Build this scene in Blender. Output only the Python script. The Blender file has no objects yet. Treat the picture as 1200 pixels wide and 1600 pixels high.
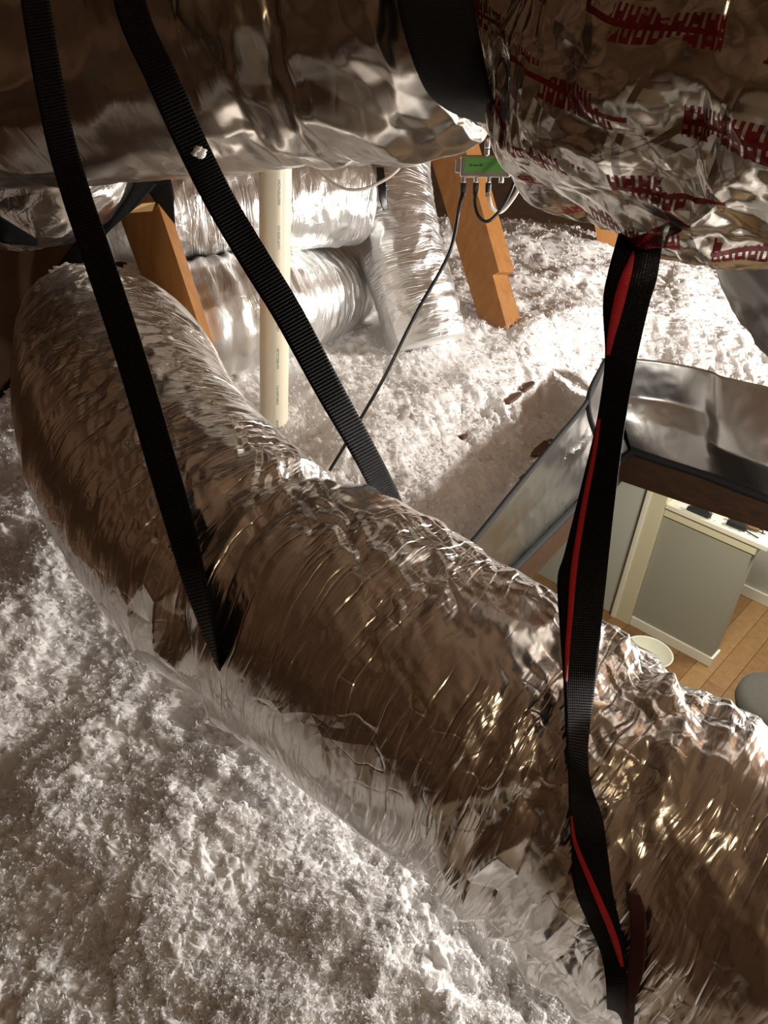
import bpy, bmesh, math, random
import numpy as np
from mathutils import Vector, Matrix
from mathutils.bvhtree import BVHTree

random.seed(7)
S = bpy.context.scene
COL = S.collection

# ------------------------------------------------------------------ camera
ZC = 3.956                      # lens height above the wooden floor of the room below
F = 1200.0                      # focal length in pixels of the 1200 x 1600 frame
up = np.array([185, 1980, 1200.0]); up /= np.linalg.norm(up)      # world up in camera axes (31 deg pitch, 5 deg roll)
fw = np.array([0, 0, -1.0]); yw = fw - up * (fw @ up); yw /= np.linalg.norm(yw)
xw = np.cross(yw, up)
R3 = np.array([xw, yw, up])


def P(px, py, d):
    """surveyed point: direction in the photograph + distance along the view axis"""
    w = R3 @ (np.array([px - 600, -(py - 800), -F]) / F * d)
    return np.array([w[0], w[1], w[2] + ZC])


def Pz(px, py, z):
    """surveyed point at a height z relative to the lens"""
    r = R3 @ np.array([px - 600, -(py - 800), -F])
    w = r * (z / r[2])
    return np.array([w[0], w[1], w[2] + ZC])


cam_d = bpy.data.cameras.new('camera')
cam = bpy.data.objects.new('camera', cam_d); COL.objects.link(cam)
cam_d.sensor_fit = 'HORIZONTAL'; cam_d.sensor_width = 36.0
cam_d.lens = 36.0 * F / 1200.0
cam_d.clip_start = 0.02
M4 = Matrix.Identity(4)
for i in range(3):
    for j in range(3):
        M4[i][j] = R3[i][j]
M4.translation = Vector((0, 0, ZC))
cam.matrix_world = M4
S.camera = cam

# ------------------------------------------------------------------ world, lights, exposure
S.view_settings.view_transform = 'Standard'
S.view_settings.look = 'None'
S.view_settings.gamma = 1.0
S.view_settings.use_curve_mapping = False
S.view_settings.exposure = 0.0
world = bpy.data.worlds.new('world'); S.world = world
world.use_nodes = True
world.node_tree.nodes['Background'].inputs[0].default_value = (0.9, 0.65, 0.42, 1)
world.node_tree.nodes['Background'].inputs[1].default_value = 0.006


def lamp(name, kind, loc, power, col, size=0.1, target=None, size_y=None, spot=None):
    d = bpy.data.lights.new(name, kind); d.energy = power; d.color = col
    if kind == 'AREA':
        d.shape = 'RECTANGLE' if size_y else 'DISK'
        d.size = size
        if size_y: d.size_y = size_y
    else:
        d.shadow_soft_size = size
    if kind == 'SPOT':
        d.spot_size = spot; d.spot_blend = 0.6
    o = bpy.data.objects.new(name, d); COL.objects.link(o); o.location = loc
    if target is not None:
        o.rotation_euler = (Vector(target) - Vector(loc)).to_track_quat('-Z', 'Y').to_euler()
    return o


# the work light on the far right that floods the white insulation
lamp('work_light', 'POINT', (2.75, 2.75, ZC - 0.25), 390, (1.0, 0.955, 0.90), 0.10)
# added unseen fill beyond the big duct, brightens the insulation beside and under it
lamp('under_duct_fill', 'POINT', (1.30, 0.95, ZC - 0.74), 50, (1.0, 0.96, 0.91), 0.06)
# the warm bulb on a rafter behind the photographer
lamp('rafter_bulb', 'POINT', (0.95, -0.75, ZC + 0.75), 17.0, (1.0, 0.76, 0.46), 0.14)
# the ceiling light of the room below
lamp('room_light', 'AREA', (1.9, 3.6, ZC - 1.60), 48, (1.0, 0.93, 0.76), 0.5, target=(1.9, 3.6, 0))
lamp('room_light', 'AREA', (3.55, 4.75, ZC - 1.60), 40, (1.0, 0.95, 0.82), 0.5, target=(3.55, 4.75, 0))  # extra area light, added to brighten the room's back wall

# ------------------------------------------------------------------ numpy noise
_rng = np.random.default_rng(11)
_perm = _rng.permutation(256); _perm = np.concatenate([_perm, _perm, _perm])
_g = _rng.normal(size=(256, 3)); _g /= np.linalg.norm(_g, axis=1)[:, None]


def perlin(p):
    p = np.asarray(p, dtype=np.float64)
    i = np.floor(p).astype(np.int64); f = p - i
    i &= 255
    u = f * f * f * (f * (f * 6 - 15) + 10)
    out = 0
    for dx in (0, 1):
        for dy in (0, 1):
            for dz in (0, 1):
                h = _perm[_perm[_perm[(i[:, 0] + dx) & 255] + ((i[:, 1] + dy) & 255)] + ((i[:, 2] + dz) & 255)]
                g = _g[h]
                dot = g[:, 0] * (f[:, 0] - dx) + g[:, 1] * (f[:, 1] - dy) + g[:, 2] * (f[:, 2] - dz)
                w = (u[:, 0] if dx else 1 - u[:, 0]) * (u[:, 1] if dy else 1 - u[:, 1]) * (u[:, 2] if dz else 1 - u[:, 2])
                out = out + dot * w
    return out * 1.6


_rv = _rng.uniform(-1, 1, 4096)


def facet(x, y, seed=0):
    """piecewise flat noise: straight creases between flat triangles, as in crumpled film"""
    i = np.floor(x).astype(np.int64); j = np.floor(y).astype(np.int64); fx = x - i; fy = y - j
    h = lambda a, b: _rv[((a * 73856093) ^ (b * 19349663) ^ (seed * 83492791)) & 4095]
    h00, h11 = h(i, j), h(i + 1, j + 1)
    return np.where(fx >= fy, h00 * (1 - fx) + h(i + 1, j) * (fx - fy) + h11 * fy, h00 * (1 - fy) + h(i, j + 1) * (fy - fx) + h11 * fx)


def v3(a, b, c):
    return np.stack([a, b, c], axis=-1)


# ------------------------------------------------------------------ mesh helpers
def mesh_obj(name, verts, faces, mat, parent=None, smooth=True, uv=None, loc=None):
    me = bpy.data.meshes.new(name)
    verts = np.asarray(verts, dtype=np.float64)
    if loc is not None:
        verts = verts - np.asarray(loc)
    if isinstance(faces, np.ndarray):
        n, k = faces.shape
        me.vertices.add(len(verts)); me.vertices.foreach_set('co', verts.astype(np.float32).ravel())
        me.loops.add(n * k); me.loops.foreach_set('vertex_index', faces.astype(np.int32).ravel())
        me.polygons.add(n); me.polygons.foreach_set('loop_start', np.arange(0, n * k, k, dtype=np.int32))
        me.update(calc_edges=True)
    else:
        me.from_pydata([tuple(v) for v in verts], [], faces)
    if smooth:
        me.polygons.foreach_set('use_smooth', np.ones(len(me.polygons), dtype=bool))
    if uv is not None:
        lay = me.uv_layers.new(name='UVMap')
        li = np.empty(len(me.loops), dtype=np.int32); me.loops.foreach_get('vertex_index', li)
        lay.data.foreach_set('uv', np.asarray(uv, dtype=np.float32)[li].ravel())
    me.materials.append(mat)
    me.update()
    o = bpy.data.objects.new(name, me); COL.objects.link(o)
    if loc is not None: o.location = loc
    if parent is not None:
        o.parent = parent
        if loc is None:
            o.matrix_parent_inverse = Matrix.Translation(-Vector(parent.location))
    return o


def thing(name, label, cat, loc=(0, 0, 0), group=None):
    o = bpy.data.objects.new(name, None); COL.objects.link(o)
    o.empty_display_size = 0.05
    o.location = tuple(loc)
    return tag(o, label, cat, group)


def tag(o, label, cat, group=None, kind=None):
    if label: o['label'] = label
    if cat: o['category'] = cat
    if group: o['group'] = group
    if kind: o['kind'] = kind
    return o


def structure(o, label=None, cat=None):
    o['kind'] = 'structure'
    return tag(o, label, cat)


def catmull(pts, n):
    """resample a polyline of k-dim points as a smooth curve with n samples, even in arc length"""
    p = np.asarray(pts, dtype=np.float64)
    p = np.vstack([2 * p[0] - p[1], p, 2 * p[-1] - p[-2]])
    out = []
    for i in range(1, len(p) - 2):
        t = np.linspace(0, 1, 40, endpoint=False)[:, None]
        a, b, c, d = p[i - 1], p[i], p[i + 1], p[i + 2]
        out.append(0.5 * ((2 * b) + (c - a) * t + (2 * a - 5 * b + 4 * c - d) * t ** 2 + (3 * b - a - 3 * c + d) * t ** 3))
    out.append(p[-2][None, :])
    q = np.vstack(out)
    s = np.concatenate([[0], np.cumsum(np.linalg.norm(np.diff(q[:, :3], axis=0), axis=1))])
    t = np.linspace(0, s[-1], n)
    return np.stack([np.interp(t, s, q[:, k]) for k in range(q.shape[1])], axis=1), t


def tube_mesh(name, pts, mat, nu, nv, disp=None, parent=None, caps=True, loc=None, start=(0.1, 1, -0.3)):
    """pts: rows x,y,z,r.  disp(u, a, r) -> radial offset.  u in metres along, a angle"""
    q, s = catmull(pts, nu)
    c, r = q[:, :3], q[:, 3]
    T = np.gradient(c, axis=0); T /= np.linalg.norm(T, axis=1)[:, None]
    N = np.zeros_like(T)
    n = np.array(start, dtype=float)
    for i in range(nu):
        n = n - T[i] * (n @ T[i]); n /= np.linalg.norm(n); N[i] = n
    B = np.cross(T, N)
    a = np.linspace(0, 2 * math.pi, nv, endpoint=False)
    U = np.repeat(s[:, None], nv, axis=1); A = np.repeat(a[None, :], nu, axis=0); Rr = np.repeat(r[:, None], nv, axis=1)
    global TUBE_DIR
    TUBE_DIR = (N[:, None, :] * np.cos(A)[..., None] + B[:, None, :] * np.sin(A)[..., None]).reshape(-1, 3)
    if disp is not None:
        Rr = Rr + disp(U.ravel(), A.ravel(), Rr.ravel()).reshape(nu, nv)
    V = c[:, None, :] + (N[:, None, :] * np.cos(A)[..., None] + B[:, None, :] * np.sin(A)[..., None]) * Rr[..., None]
    idx = np.arange(nu * nv).reshape(nu, nv)
    f = np.stack([idx[:-1], np.roll(idx, -1, axis=1)[:-1], np.roll(idx, -1, axis=1)[1:], idx[1:]], axis=-1).reshape(-1, 4)
    verts = V.reshape(-1, 3)
    uv = np.stack([U.ravel(), A.ravel() / (2 * math.pi)], axis=1)
    if caps:
        k = len(verts)
        verts = np.vstack([verts, c[:1], c[-1:]])
        uv = np.vstack([uv, [[0, 0]], [[s[-1], 0]]])
        j = np.arange(nv); j2 = (j + 1) % nv
        f0 = np.stack([np.full(nv, k), j2, j, j], axis=1)     # degenerate quads -> make triangles below
        tri = [(k, int(b_), int(a_)) for a_, b_ in zip(j, j2)] + [(k + 1, int(idx[-1][a_]), int(idx[-1][b_])) for a_, b_ in zip(j, j2)]
        # quads and triangles in one mesh: split the quads of the caps by doubling a rim vertex is avoided, use loops of 3
        tri = np.array(tri)
        quads_as_tri = np.vstack([f[:, [0, 1, 2]], f[:, [0, 2, 3]]])
        faces = np.vstack([quads_as_tri, tri])
    else:
        faces = f
    # make normals face outwards
    faces = faces[:, ::-1]
    return mesh_obj(name, verts, faces, mat, parent, True, uv, loc)


def ribbon(name, pairs, mat, n=120, thick=0.0016, parent=None, loc=None, dense=None, cross=9, cup=0.0, edge=0.0):
    """strap: rows of left xyz + right xyz; closed flat tape of real thickness"""
    q, s = catmull(np.asarray(pairs), n)
    L, Rt = q[:, :3], q[:, 3:6]
    t = np.linspace(0, 1, cross)
    mid = L[:, None, :] * (1 - t)[None, :, None] + Rt[:, None, :] * t[None, :, None]
    W = Rt - L
    T = np.gradient((L + Rt) / 2, axis=0)
    Nn = np.cross(T, W); Nn /= np.linalg.norm(Nn, axis=1)[:, None] + 1e-9
    w = np.linalg.norm(W, axis=1)
    bow = (1 - (2 * t - 1) ** 2)[None, :, None] * (cup * w)[:, None, None]
    fr = mid + Nn[:, None, :] * (thick / 2 + bow)
    bk = mid - Nn[:, None, :] * (thick / 2) + Nn[:, None, :] * bow
    ring = np.concatenate([fr, bk[:, ::-1, :]], axis=1)
    m = 2 * cross
    idx = np.arange(n * m).reshape(n, m)
    f = np.stack([idx[:-1], idx[1:], np.roll(idx, -1, axis=1)[1:], np.roll(idx, -1, axis=1)[:-1]], axis=-1).reshape(-1, 4)
    e0 = [[idx[0][k], idx[0][k + 1], idx[0][m - 2 - k], idx[0][m - 1 - k]] for k in range(cross - 1)]
    e1 = [[idx[-1][k + 1], idx[-1][k], idx[-1][m - 1 - k], idx[-1][m - 2 - k]] for k in range(cross - 1)]
    f = np.vstack([f, np.array(e0), np.array(e1)])
    wm = np.concatenate([t, t[::-1]])
    uv = np.stack([np.repeat(s, m), np.tile(wm, n)], axis=1)
    o = mesh_obj(name, ring.reshape(-1, 3), f, mat, parent, True, uv, loc)
    return o


def px_pairs(rows):
    """rows: (xl, yl, dl, xr, yr, dr) -> world pairs"""
    return [np.concatenate([P(a, b, c), P(d, e, f)]) for a, b, c, d, e, f in rows]


def bm_obj(name, bm, mat, parent=None, bevel=0.0, smooth=False):
    if bevel > 0:
        bmesh.ops.bevel(bm, geom=list(bm.edges), offset=bevel, segments=2, profile=0.5, affect='EDGES')
    bmesh.ops.recalc_face_normals(bm, faces=bm.faces)
    me = bpy.data.meshes.new(name); bm.to_mesh(me); bm.free()
    if smooth:
        for p in me.polygons: p.use_smooth = True
    me.materials.append(mat)
    o = bpy.data.objects.new(name, me); COL.objects.link(o)
    if parent is not None:
        o.parent = parent
        o.matrix_parent_inverse = Matrix.Translation(-Vector(parent.location))
    return o


def box8(bm, c8):
    v = [bm.verts.new(tuple(p)) for p in c8]
    for f in ((0, 1, 2, 3), (7, 6, 5, 4), (0, 4, 5, 1), (1, 5, 6, 2), (2, 6, 7, 3), (3, 7, 4, 0)):
        bm.faces.new([v[i] for i in f])


def box_axes(name, o, ax, ay, az, mat, parent=None, bevel=0.002):
    """box from corner o along three vectors"""
    o, ax, ay, az = (np.asarray(k, dtype=float) for k in (o, ax, ay, az))
    bm = bmesh.new()
    box8(bm, [o, o + ax, o + ax + ay, o + ay, o + az, o + ax + az, o + ax + ay + az, o + ay + az])
    return bm_obj(name, bm, mat, parent, bevel)


def prism(name, poly, ext, mat, parent=None, bevel=0.0015):
    bm = bmesh.new()
    a = [bm.verts.new(tuple(p)) for p in poly]; b = [bm.verts.new(tuple(np.asarray(p) + ext)) for p in poly]
    bm.faces.new(a); bm.faces.new(b[::-1])
    for i in range(len(a)):
        j = (i + 1) % len(a)
        bm.faces.new([a[i], b[i], b[j], a[j]])
    return bm_obj(name, bm, mat, parent, bevel)


def cable(name, pts, r, mat, n=60, nv=10, parent=None):
    return tube_mesh(name, [list(p) + [r] for p in pts], mat, n, nv, parent=parent, start=(0.3, 0.9, 0.2))


# ------------------------------------------------------------------ materials
class NT:
    def __init__(self, name):
        self.m = bpy.data.materials.new(name); self.m.use_nodes = True
        self.t = self.m.node_tree; self.b = self.t.nodes['Principled BSDF']

    def n(self, typ, **kw):
        nd = self.t.nodes.new(typ)
        for k, v in kw.items():
            if k.startswith('i_'):
                key = k[2:]
                nd.inputs[int(key) if key.isdigit() else key.replace('_', ' ')].default_value = v
            else:
                setattr(nd, k, v)
        return nd

    def l(self, a, ao, b, bi):
        self.t.links.new(a.outputs[ao], b.inputs[bi])

    def math(self, op, a, b=None, c=None):
        nd = self.t.nodes.new('ShaderNodeMath'); nd.operation = op
        for i, x in enumerate((a, b, c)):
            if x is None: continue
            if isinstance(x, (int, float)): nd.inputs[i].default_value = x
            else: self.t.links.new(x, nd.inputs[i])
        return nd.outputs[0]

    def set(self, **kw):
        for k, v in kw.items():
            self.b.inputs[k.replace('_', ' ')].default_value = v

    def bump(self, h, strength, dist):
        nd = self.n('ShaderNodeBump'); nd.inputs['Strength'].default_value = strength; nd.inputs['Distance'].default_value = dist
        self.t.links.new(h, nd.inputs['Height']); self.t.links.new(nd.outputs[0], self.b.inputs['Normal'])
        return nd


def simple(name, col, rough=0.6, metal=0.0, noise=0.0, nscale=30, bump=0.0):
    k = NT(name); k.set(Base_Color=(*col, 1), Roughness=rough, Metallic=metal)
    if noise or bump:
        tc = k.n('ShaderNodeTexCoord'); tx = k.n('ShaderNodeTexNoise'); tx.inputs['Scale'].default_value = nscale
        tx.inputs['Detail'].default_value = 5
        k.l(tc, 'Object', tx, 'Vector')
        if noise:
            mx = k.n('ShaderNodeMix', data_type='RGBA'); mx.inputs[6].default_value = (*[c * (1 - noise) for c in col], 1)
            mx.inputs[7].default_value = (*[min(1, c * (1 + noise)) for c in col], 1)
            k.l(tx, 0, mx, 0); k.l(mx, 2, k.b, 'Base Color')
        if bump:
            k.bump(tx.outputs[0], bump, 0.004)
    return k.m


def foil(name, col, rough, circ=0.5, su=60, sv=8, big=9, bstr=0.5, dist=0.004, fine=0.3, print_col=None, line=1.0):
    """crinkled metal film: wrinkles run round the tube (v) more than along it (u)"""
    k = NT(name); k.set(Base_Color=(*col, 1), Metallic=1.0, Roughness=rough)
    uv = k.n('ShaderNodeUVMap')
    mp = k.n('ShaderNodeMapping'); mp.inputs['Scale'].default_value = (1.0, circ, 1.0)
    k.l(uv, 0, mp, 0)
    # domain warp
    nz = k.n('ShaderNodeTexNoise'); nz.inputs['Scale'].default_value = 5; nz.inputs['Detail'].default_value = 2
    k.l(mp, 0, nz, 'Vector')
    wp = k.n('ShaderNodeVectorMath', operation='MULTIPLY_ADD'); wp.inputs[1].default_value = (0.05, 0.05, 0.0)
    k.l(nz, 'Color', wp, 0); k.l(mp, 0, wp, 2)

    def plates(su_, sv_, rot, w):
        """flat plates with straight creases between them"""
        mm = k.n('ShaderNodeMapping'); mm.inputs['Scale'].default_value = (su_, sv_, 1); mm.inputs['Rotation'].default_value = (0, 0, rot)
        k.l(wp, 0, mm, 0)
        vv = k.n('ShaderNodeTexVoronoi', feature='DISTANCE_TO_EDGE'); vv.inputs['Scale'].default_value = 1.0; k.l(mm, 0, vv, 'Vector')
        return k.math('MULTIPLY', vv.outputs['Distance'], w)

    def crease(su_, sv_, rot, w):
        mm = k.n('ShaderNodeMapping'); mm.inputs['Scale'].default_value = (su_, sv_, 1); mm.inputs['Rotation'].default_value = (0, 0, rot)
        k.l(wp, 0, mm, 0)
        nn = k.n('ShaderNodeTexNoise'); nn.inputs['Scale'].default_value = 1.0; nn.inputs['Detail'].default_value = 1.0
        k.l(mm, 0, nn, 'Vector')
        return k.math('MULTIPLY', k.math('ABSOLUTE', k.math('SUBTRACT', nn.outputs[0], 0.5)), -w)
    msk = k.n('ShaderNodeTexNoise'); msk.inputs['Scale'].default_value = 4.5; msk.inputs['Detail'].default_value = 3
    k.l(mp, 0, msk, 'Vector')
    rm = k.n('ShaderNodeMapRange'); rm.inputs[1].default_value = 0.40; rm.inputs[2].default_value = 0.66
    rm.inputs[3].default_value = 0.10
    k.l(msk, 0, rm, 0)
    def ridge(su_, sv_, rot, w, k_):
        """thin raised crease lines"""
        mm = k.n('ShaderNodeMapping'); mm.inputs['Scale'].default_value = (su_, sv_, 1); mm.inputs['Rotation'].default_value = (0, 0, rot)
        k.l(wp, 0, mm, 0)
        nn = k.n('ShaderNodeTexNoise'); nn.inputs['Scale'].default_value = 1.0; nn.inputs['Detail'].default_value = 1.5
        k.l(mm, 0, nn, 'Vector')
        a_ = k.math('ABSOLUTE', k.math('SUBTRACT', nn.outputs[0], 0.5))
        return k.math('MULTIPLY', k.math('MAXIMUM', k.math('SUBTRACT', 1.0, k.math('DIVIDE', a_, w)), 0.0), k_)
    h = k.math('ADD', k.math('MULTIPLY', plates(su * 0.7, sv * 0.8, 0.22, 1.0), 0.6), plates(su * 1.9, sv * 2.4, -0.25, 0.5 * fine * 3))
    h = k.math('ADD', h, plates(big, big * 0.8, 0.6, 1.5))
    h = k.math('MULTIPLY', h, rm.outputs[0])
    r_ = k.math('ADD', ridge(su * 0.75, sv * 0.28, 0.06, 0.045, 0.36), ridge(su * 1.5, sv * 0.45, -0.10, 0.05, 0.09))
    r_ = k.math('ADD', r_, k.math('MULTIPLY', ridge(su * 0.35, su * 0.30, 0.7, 0.025, 0.30), rm.outputs[0]))
    mk2 = k.n('ShaderNodeTexNoise'); mk2.inputs['Scale'].default_value = 5.5; mk2.inputs['Detail'].default_value = 2
    mo = k.n('ShaderNodeMapping'); mo.inputs['Location'].default_value = (3.7, 1.9, 0); k.l(mp, 0, mo, 0); k.l(mo, 0, mk2, 'Vector')
    rm2 = k.n('ShaderNodeMapRange'); rm2.inputs[1].default_value = 0.38; rm2.inputs[2].default_value = 0.62; rm2.inputs[3].default_value = 0.08
    k.l(mk2, 0, rm2, 0)
    h = k.math('ADD', h, k.math('MULTIPLY', k.math('MULTIPLY', r_, line), rm2.outputs[0]))
    k.bump(h, bstr, dist)
    rr = k.n('ShaderNodeMapRange'); rr.inputs[3].default_value = rough * 0.75; rr.inputs[4].default_value = rough * 1.35
    k.l(msk, 0, rr, 0); k.l(rr, 0, k.b, 'Roughness')
    if print_col:
        # rows of worn red lettering printed on the film, too crumpled to read
        sp = k.n('ShaderNodeSeparateXYZ'); k.l(wp, 0, sp, 0)
        u, v = sp.outputs[0], sp.outputs[1]
        row = k.math('FRACT', k.math('MULTIPLY', k.math('ADD', v, k.math('MULTIPLY', u, -0.18)), 13.0))
        inrow = k.math('MULTIPLY', k.math('GREATER_THAN', row, 0.10), k.math('LESS_THAN', row, 0.50))
        bar = k.math('MULTIPLY', k.math('GREATER_THAN', row, 0.275), k.math('LESS_THAN', row, 0.345))
        seg = k.math('FRACT', k.math('ADD', k.math('MULTIPLY', u, 7.5), k.math('MULTIPLY', k.math('FLOOR', k.math('MULTIPLY', v, 13.0)), 0.37)))
        inseg = k.math('LESS_THAN', seg, 0.74)
        cx = k.math('FRACT', k.math('MULTIPLY', u, 105.0)); cid = k.math('FLOOR', k.math('MULTIPLY', u, 105.0))
        rnd = k.math('FRACT', k.math('MULTIPLY', k.math('SINE', k.math('ADD', k.math('MULTIPLY', cid, 12.99), k.math('MULTIPLY', k.math('FLOOR', k.math('MULTIPLY', v, 26.0)), 4.1))), 437.5))
        body = k.math('LESS_THAN', cx, 0.80)
        ly = k.math('FRACT', k.math('MULTIPLY', row, 4.35))
        hole = k.math('MULTIPLY', k.math('MULTIPLY', k.math('GREATER_THAN', cx, 0.26), k.math('LESS_THAN', cx, 0.54)), k.math('MULTIPLY', k.math('GREATER_THAN', ly, k.math('MULTIPLY', rnd, 0.5)), k.math('LESS_THAN', ly, k.math('ADD', 0.55, k.math('MULTIPLY', rnd, 0.5)))))
        ink = k.math('MULTIPLY', body, k.math('SUBTRACT', 1.0, hole))
        wear = k.n('ShaderNodeTexNoise'); wear.inputs['Scale'].default_value = 22; wear.inputs['Detail'].default_value = 4; k.l(mp, 0, wear, 'Vector')
        ink = k.math('MULTIPLY', ink, k.math('GREATER_THAN', wear.outputs[0], 0.47))
        msk2 = k.math('MULTIPLY', inrow, k.math('MULTIPLY', inseg, k.math('MAXIMUM', ink, bar)))
        mx = k.n('ShaderNodeMix', data_type='RGBA'); mx.inputs[6].default_value = (*col, 1); mx.inputs[7].default_value = (*print_col, 1)
        k.t.links.new(msk2, mx.inputs[0]); k.l(mx, 2, k.b, 'Base Color')
        k.t.links.new(k.math('SUBTRACT', 1.0, k.math('MULTIPLY', msk2, 0.75)), k.b.inputs['Metallic'])
    return k.m


def webbing(name, col, pitch=0.0048, sheen=0.35, bstr=0.9):
    k = NT(name); k.set(Base_Color=(*col, 1), Roughness=sheen, Specular_IOR_Level=0.13)
    uv = k.n('ShaderNodeUVMap'); sp = k.n('ShaderNodeSeparateXYZ'); k.l(uv, 0, sp, 0)
    a = k.math('SINE', k.math('MULTIPLY', sp.outputs[0], 2 * math.pi / pitch))
    b = k.math('SINE', k.math('MULTIPLY', sp.outputs[1], 2 * math.pi * 16))
    h = k.math('ADD', a, k.math('MULTIPLY', b, 0.35))
    k.bump(h, bstr, 0.0007)
    return k.m


def wood(name, c1, c2, scale=1.0, rough=0.55, vec=(1, 1, 14), bump=0.15):
    k = NT(name); k.set(Roughness=rough)
    tc = k.n('ShaderNodeTexCoord'); mp = k.n('ShaderNodeMapping'); mp.inputs['Scale'].default_value = vec
    k.l(tc, 'Object', mp, 0)
    nz = k.n('ShaderNodeTexNoise'); nz.inputs['Scale'].default_value = 6 * scale; nz.inputs['Detail'].default_value = 6; nz.inputs['Distortion'].default_value = 0.6
    k.l(mp, 0, nz, 'Vector')
    mx = k.n('ShaderNodeMix', data_type='RGBA'); mx.inputs[6].default_value = (*c1, 1); mx.inputs[7].default_value = (*c2, 1)
    rm = k.n('ShaderNodeMapRange'); rm.inputs[1].default_value = 0.3; rm.inputs[2].default_value = 0.7
    k.l(nz, 0, rm, 0); k.l(rm, 0, mx, 0); k.l(mx, 2, k.b, 'Base Color')
    k.bump(nz.outputs[0], bump, 0.002)
    return k.m


def fluff_mat():
    k = NT('loose_fill'); k.set(Roughness=1.0, Base_Color=(0.86, 0.84, 0.82, 1))
    k.set(Specular_IOR_Level=0.1, Subsurface_Weight=0.6, Subsurface_Radius=(1.0, 0.95, 0.9), Subsurface_Scale=0.012)
    tc = k.n('ShaderNodeTexCoord'); nz = k.n('ShaderNodeTexNoise'); nz.inputs['Scale'].default_value = 120; nz.inputs['Detail'].default_value = 6
    nz.inputs['Roughness'].default_value = 0.7
    k.l(tc, 'Object', nz, 'Vector'); k.bump(nz.outputs[0], 0.45, 0.004)
    n2 = k.n('ShaderNodeTexNoise'); n2.inputs['Scale'].default_value = 5; n2.inputs['Detail'].default_value = 5; k.l(tc, 'Object', n2, 'Vector')
    mx = k.n('ShaderNodeMix', data_type='RGBA'); mx.inputs[6].default_value = (0.83, 0.81, 0.785, 1); mx.inputs[7].default_value = (0.90, 0.885, 0.87, 1)
    k.l(n2, 0, mx, 0); k.l(mx, 2, k.b, 'Base Color')
    return k.m


MAT = {}
MAT['foil_big'] = foil('foil_main', (0.80, 0.775, 0.745), 0.22, circ=1.25, su=55, sv=13, big=16, bstr=1.0, dist=0.0042, line=0.85)
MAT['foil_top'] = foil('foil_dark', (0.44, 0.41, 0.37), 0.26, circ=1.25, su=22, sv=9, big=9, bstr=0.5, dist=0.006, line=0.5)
MAT['foil_print'] = foil('foil_printed', (0.62, 0.595, 0.545), 0.19, circ=1.25, su=15, sv=11, big=10, bstr=1.0, dist=0.017, fine=0.22, line=0.45, print_col=(0.15, 0.010, 0.014))
MAT['foil_far'] = foil('foil_bright', (0.90, 0.90, 0.89), 0.38, circ=1.0, su=60, sv=12, big=24, bstr=0.9, dist=0.005)
MAT['foil_shaded'] = foil('foil_shaded', (0.30, 0.29, 0.28), 0.42, circ=1.0, su=20, sv=12, big=12, bstr=0.5, dist=0.005)  # base colour darkened to carry the shade on the backlit duct
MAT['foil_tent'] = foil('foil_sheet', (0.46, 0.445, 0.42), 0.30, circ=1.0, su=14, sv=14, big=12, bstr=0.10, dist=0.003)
MAT['strap'] = webbing('strap_black', (0.0065, 0.0065, 0.007), 0.0048, 0.42)
MAT['strap_fine'] = webbing('strap_mesh', (0.0065, 0.0065, 0.007), 0.0026, 0.45, 0.7)
MAT['strap_flat'] = webbing('strap_matt', (0.009, 0.0095, 0.010), 0.0026, 0.55, 0.4)
MAT['red'] = webbing('stripe_red', (1.0, 0.06, 0.075), 0.0042, 0.45, 0.9)
MAT['red_dark'] = simple('strap_dark_red', (0.05, 0.008, 0.008), 0.6)
MAT['lumber'] = wood('stud_wood', (0.28, 0.112, 0.024), (0.36, 0.16, 0.04), 1.0, vec=(6, 6, 1.2))
MAT['dark_wood'] = wood('hatch_wood', (0.045, 0.02, 0.008), (0.075, 0.034, 0.014), 1.0, vec=(2, 2, 9))
MAT['roof'] = wood('deck_wood', (0.075, 0.040, 0.018), (0.115, 0.064, 0.030), 0.5, rough=0.8, vec=(4, 1, 4))
MAT['board'] = wood('sheathing', (0.075, 0.036, 0.015), (0.11, 0.055, 0.024), 0.6, rough=0.85, vec=(2, 2, 5))
MAT['fluff'] = fluff_mat()
def flake_mat():
    m = bpy.data.materials.new('loose_flakes'); m.use_nodes = True; t = m.node_tree
    t.nodes.remove(t.nodes['Principled BSDF'])
    d = t.nodes.new('ShaderNodeBsdfDiffuse'); tr = t.nodes.new('ShaderNodeBsdfTranslucent'); mx = t.nodes.new('ShaderNodeMixShader')
    d.inputs[0].default_value = (0.90, 0.885, 0.87, 1); tr.inputs[0].default_value = (0.90, 0.88, 0.86, 1); mx.inputs[0].default_value = 0.42
    t.links.new(d.outputs[0], mx.inputs[1]); t.links.new(tr.outputs[0], mx.inputs[2]); t.links.new(mx.outputs[0], t.nodes['Material Output'].inputs[0])
    return m


MAT['flake'] = flake_mat()
MAT['drywall'] = simple('drywall', (0.62, 0.62, 0.58), 0.9)
MAT['wall_paint'] = simple('wall_paint', (0.50, 0.51, 0.46), 0.8)
MAT['half_paint'] = simple('half_wall_paint', (0.33, 0.32, 0.265), 0.8)
MAT['cream'] = simple('cream_trim', (0.66, 0.615, 0.44), 0.45)
MAT['white'] = simple('white_trim', (0.80, 0.77, 0.66), 0.45)
MAT['black'] = simple('black_plastic', (0.012, 0.012, 0.013), 0.42)
MAT['tape'] = simple('black_edging', (0.008, 0.008, 0.008), 0.8)
MAT['chrome'] = simple('nickel', (0.75, 0.74, 0.72), 0.22, 1.0)
MAT['coax'] = simple('cable_black', (0.014, 0.014, 0.015), 0.3)
MAT['coax_white'] = simple('cable_white', (0.74, 0.70, 0.62), 0.4)
MAT['debris'] = simple('bark_brown', (0.10, 0.05, 0.025), 0.85, noise=0.4, bump=0.4)
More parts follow.
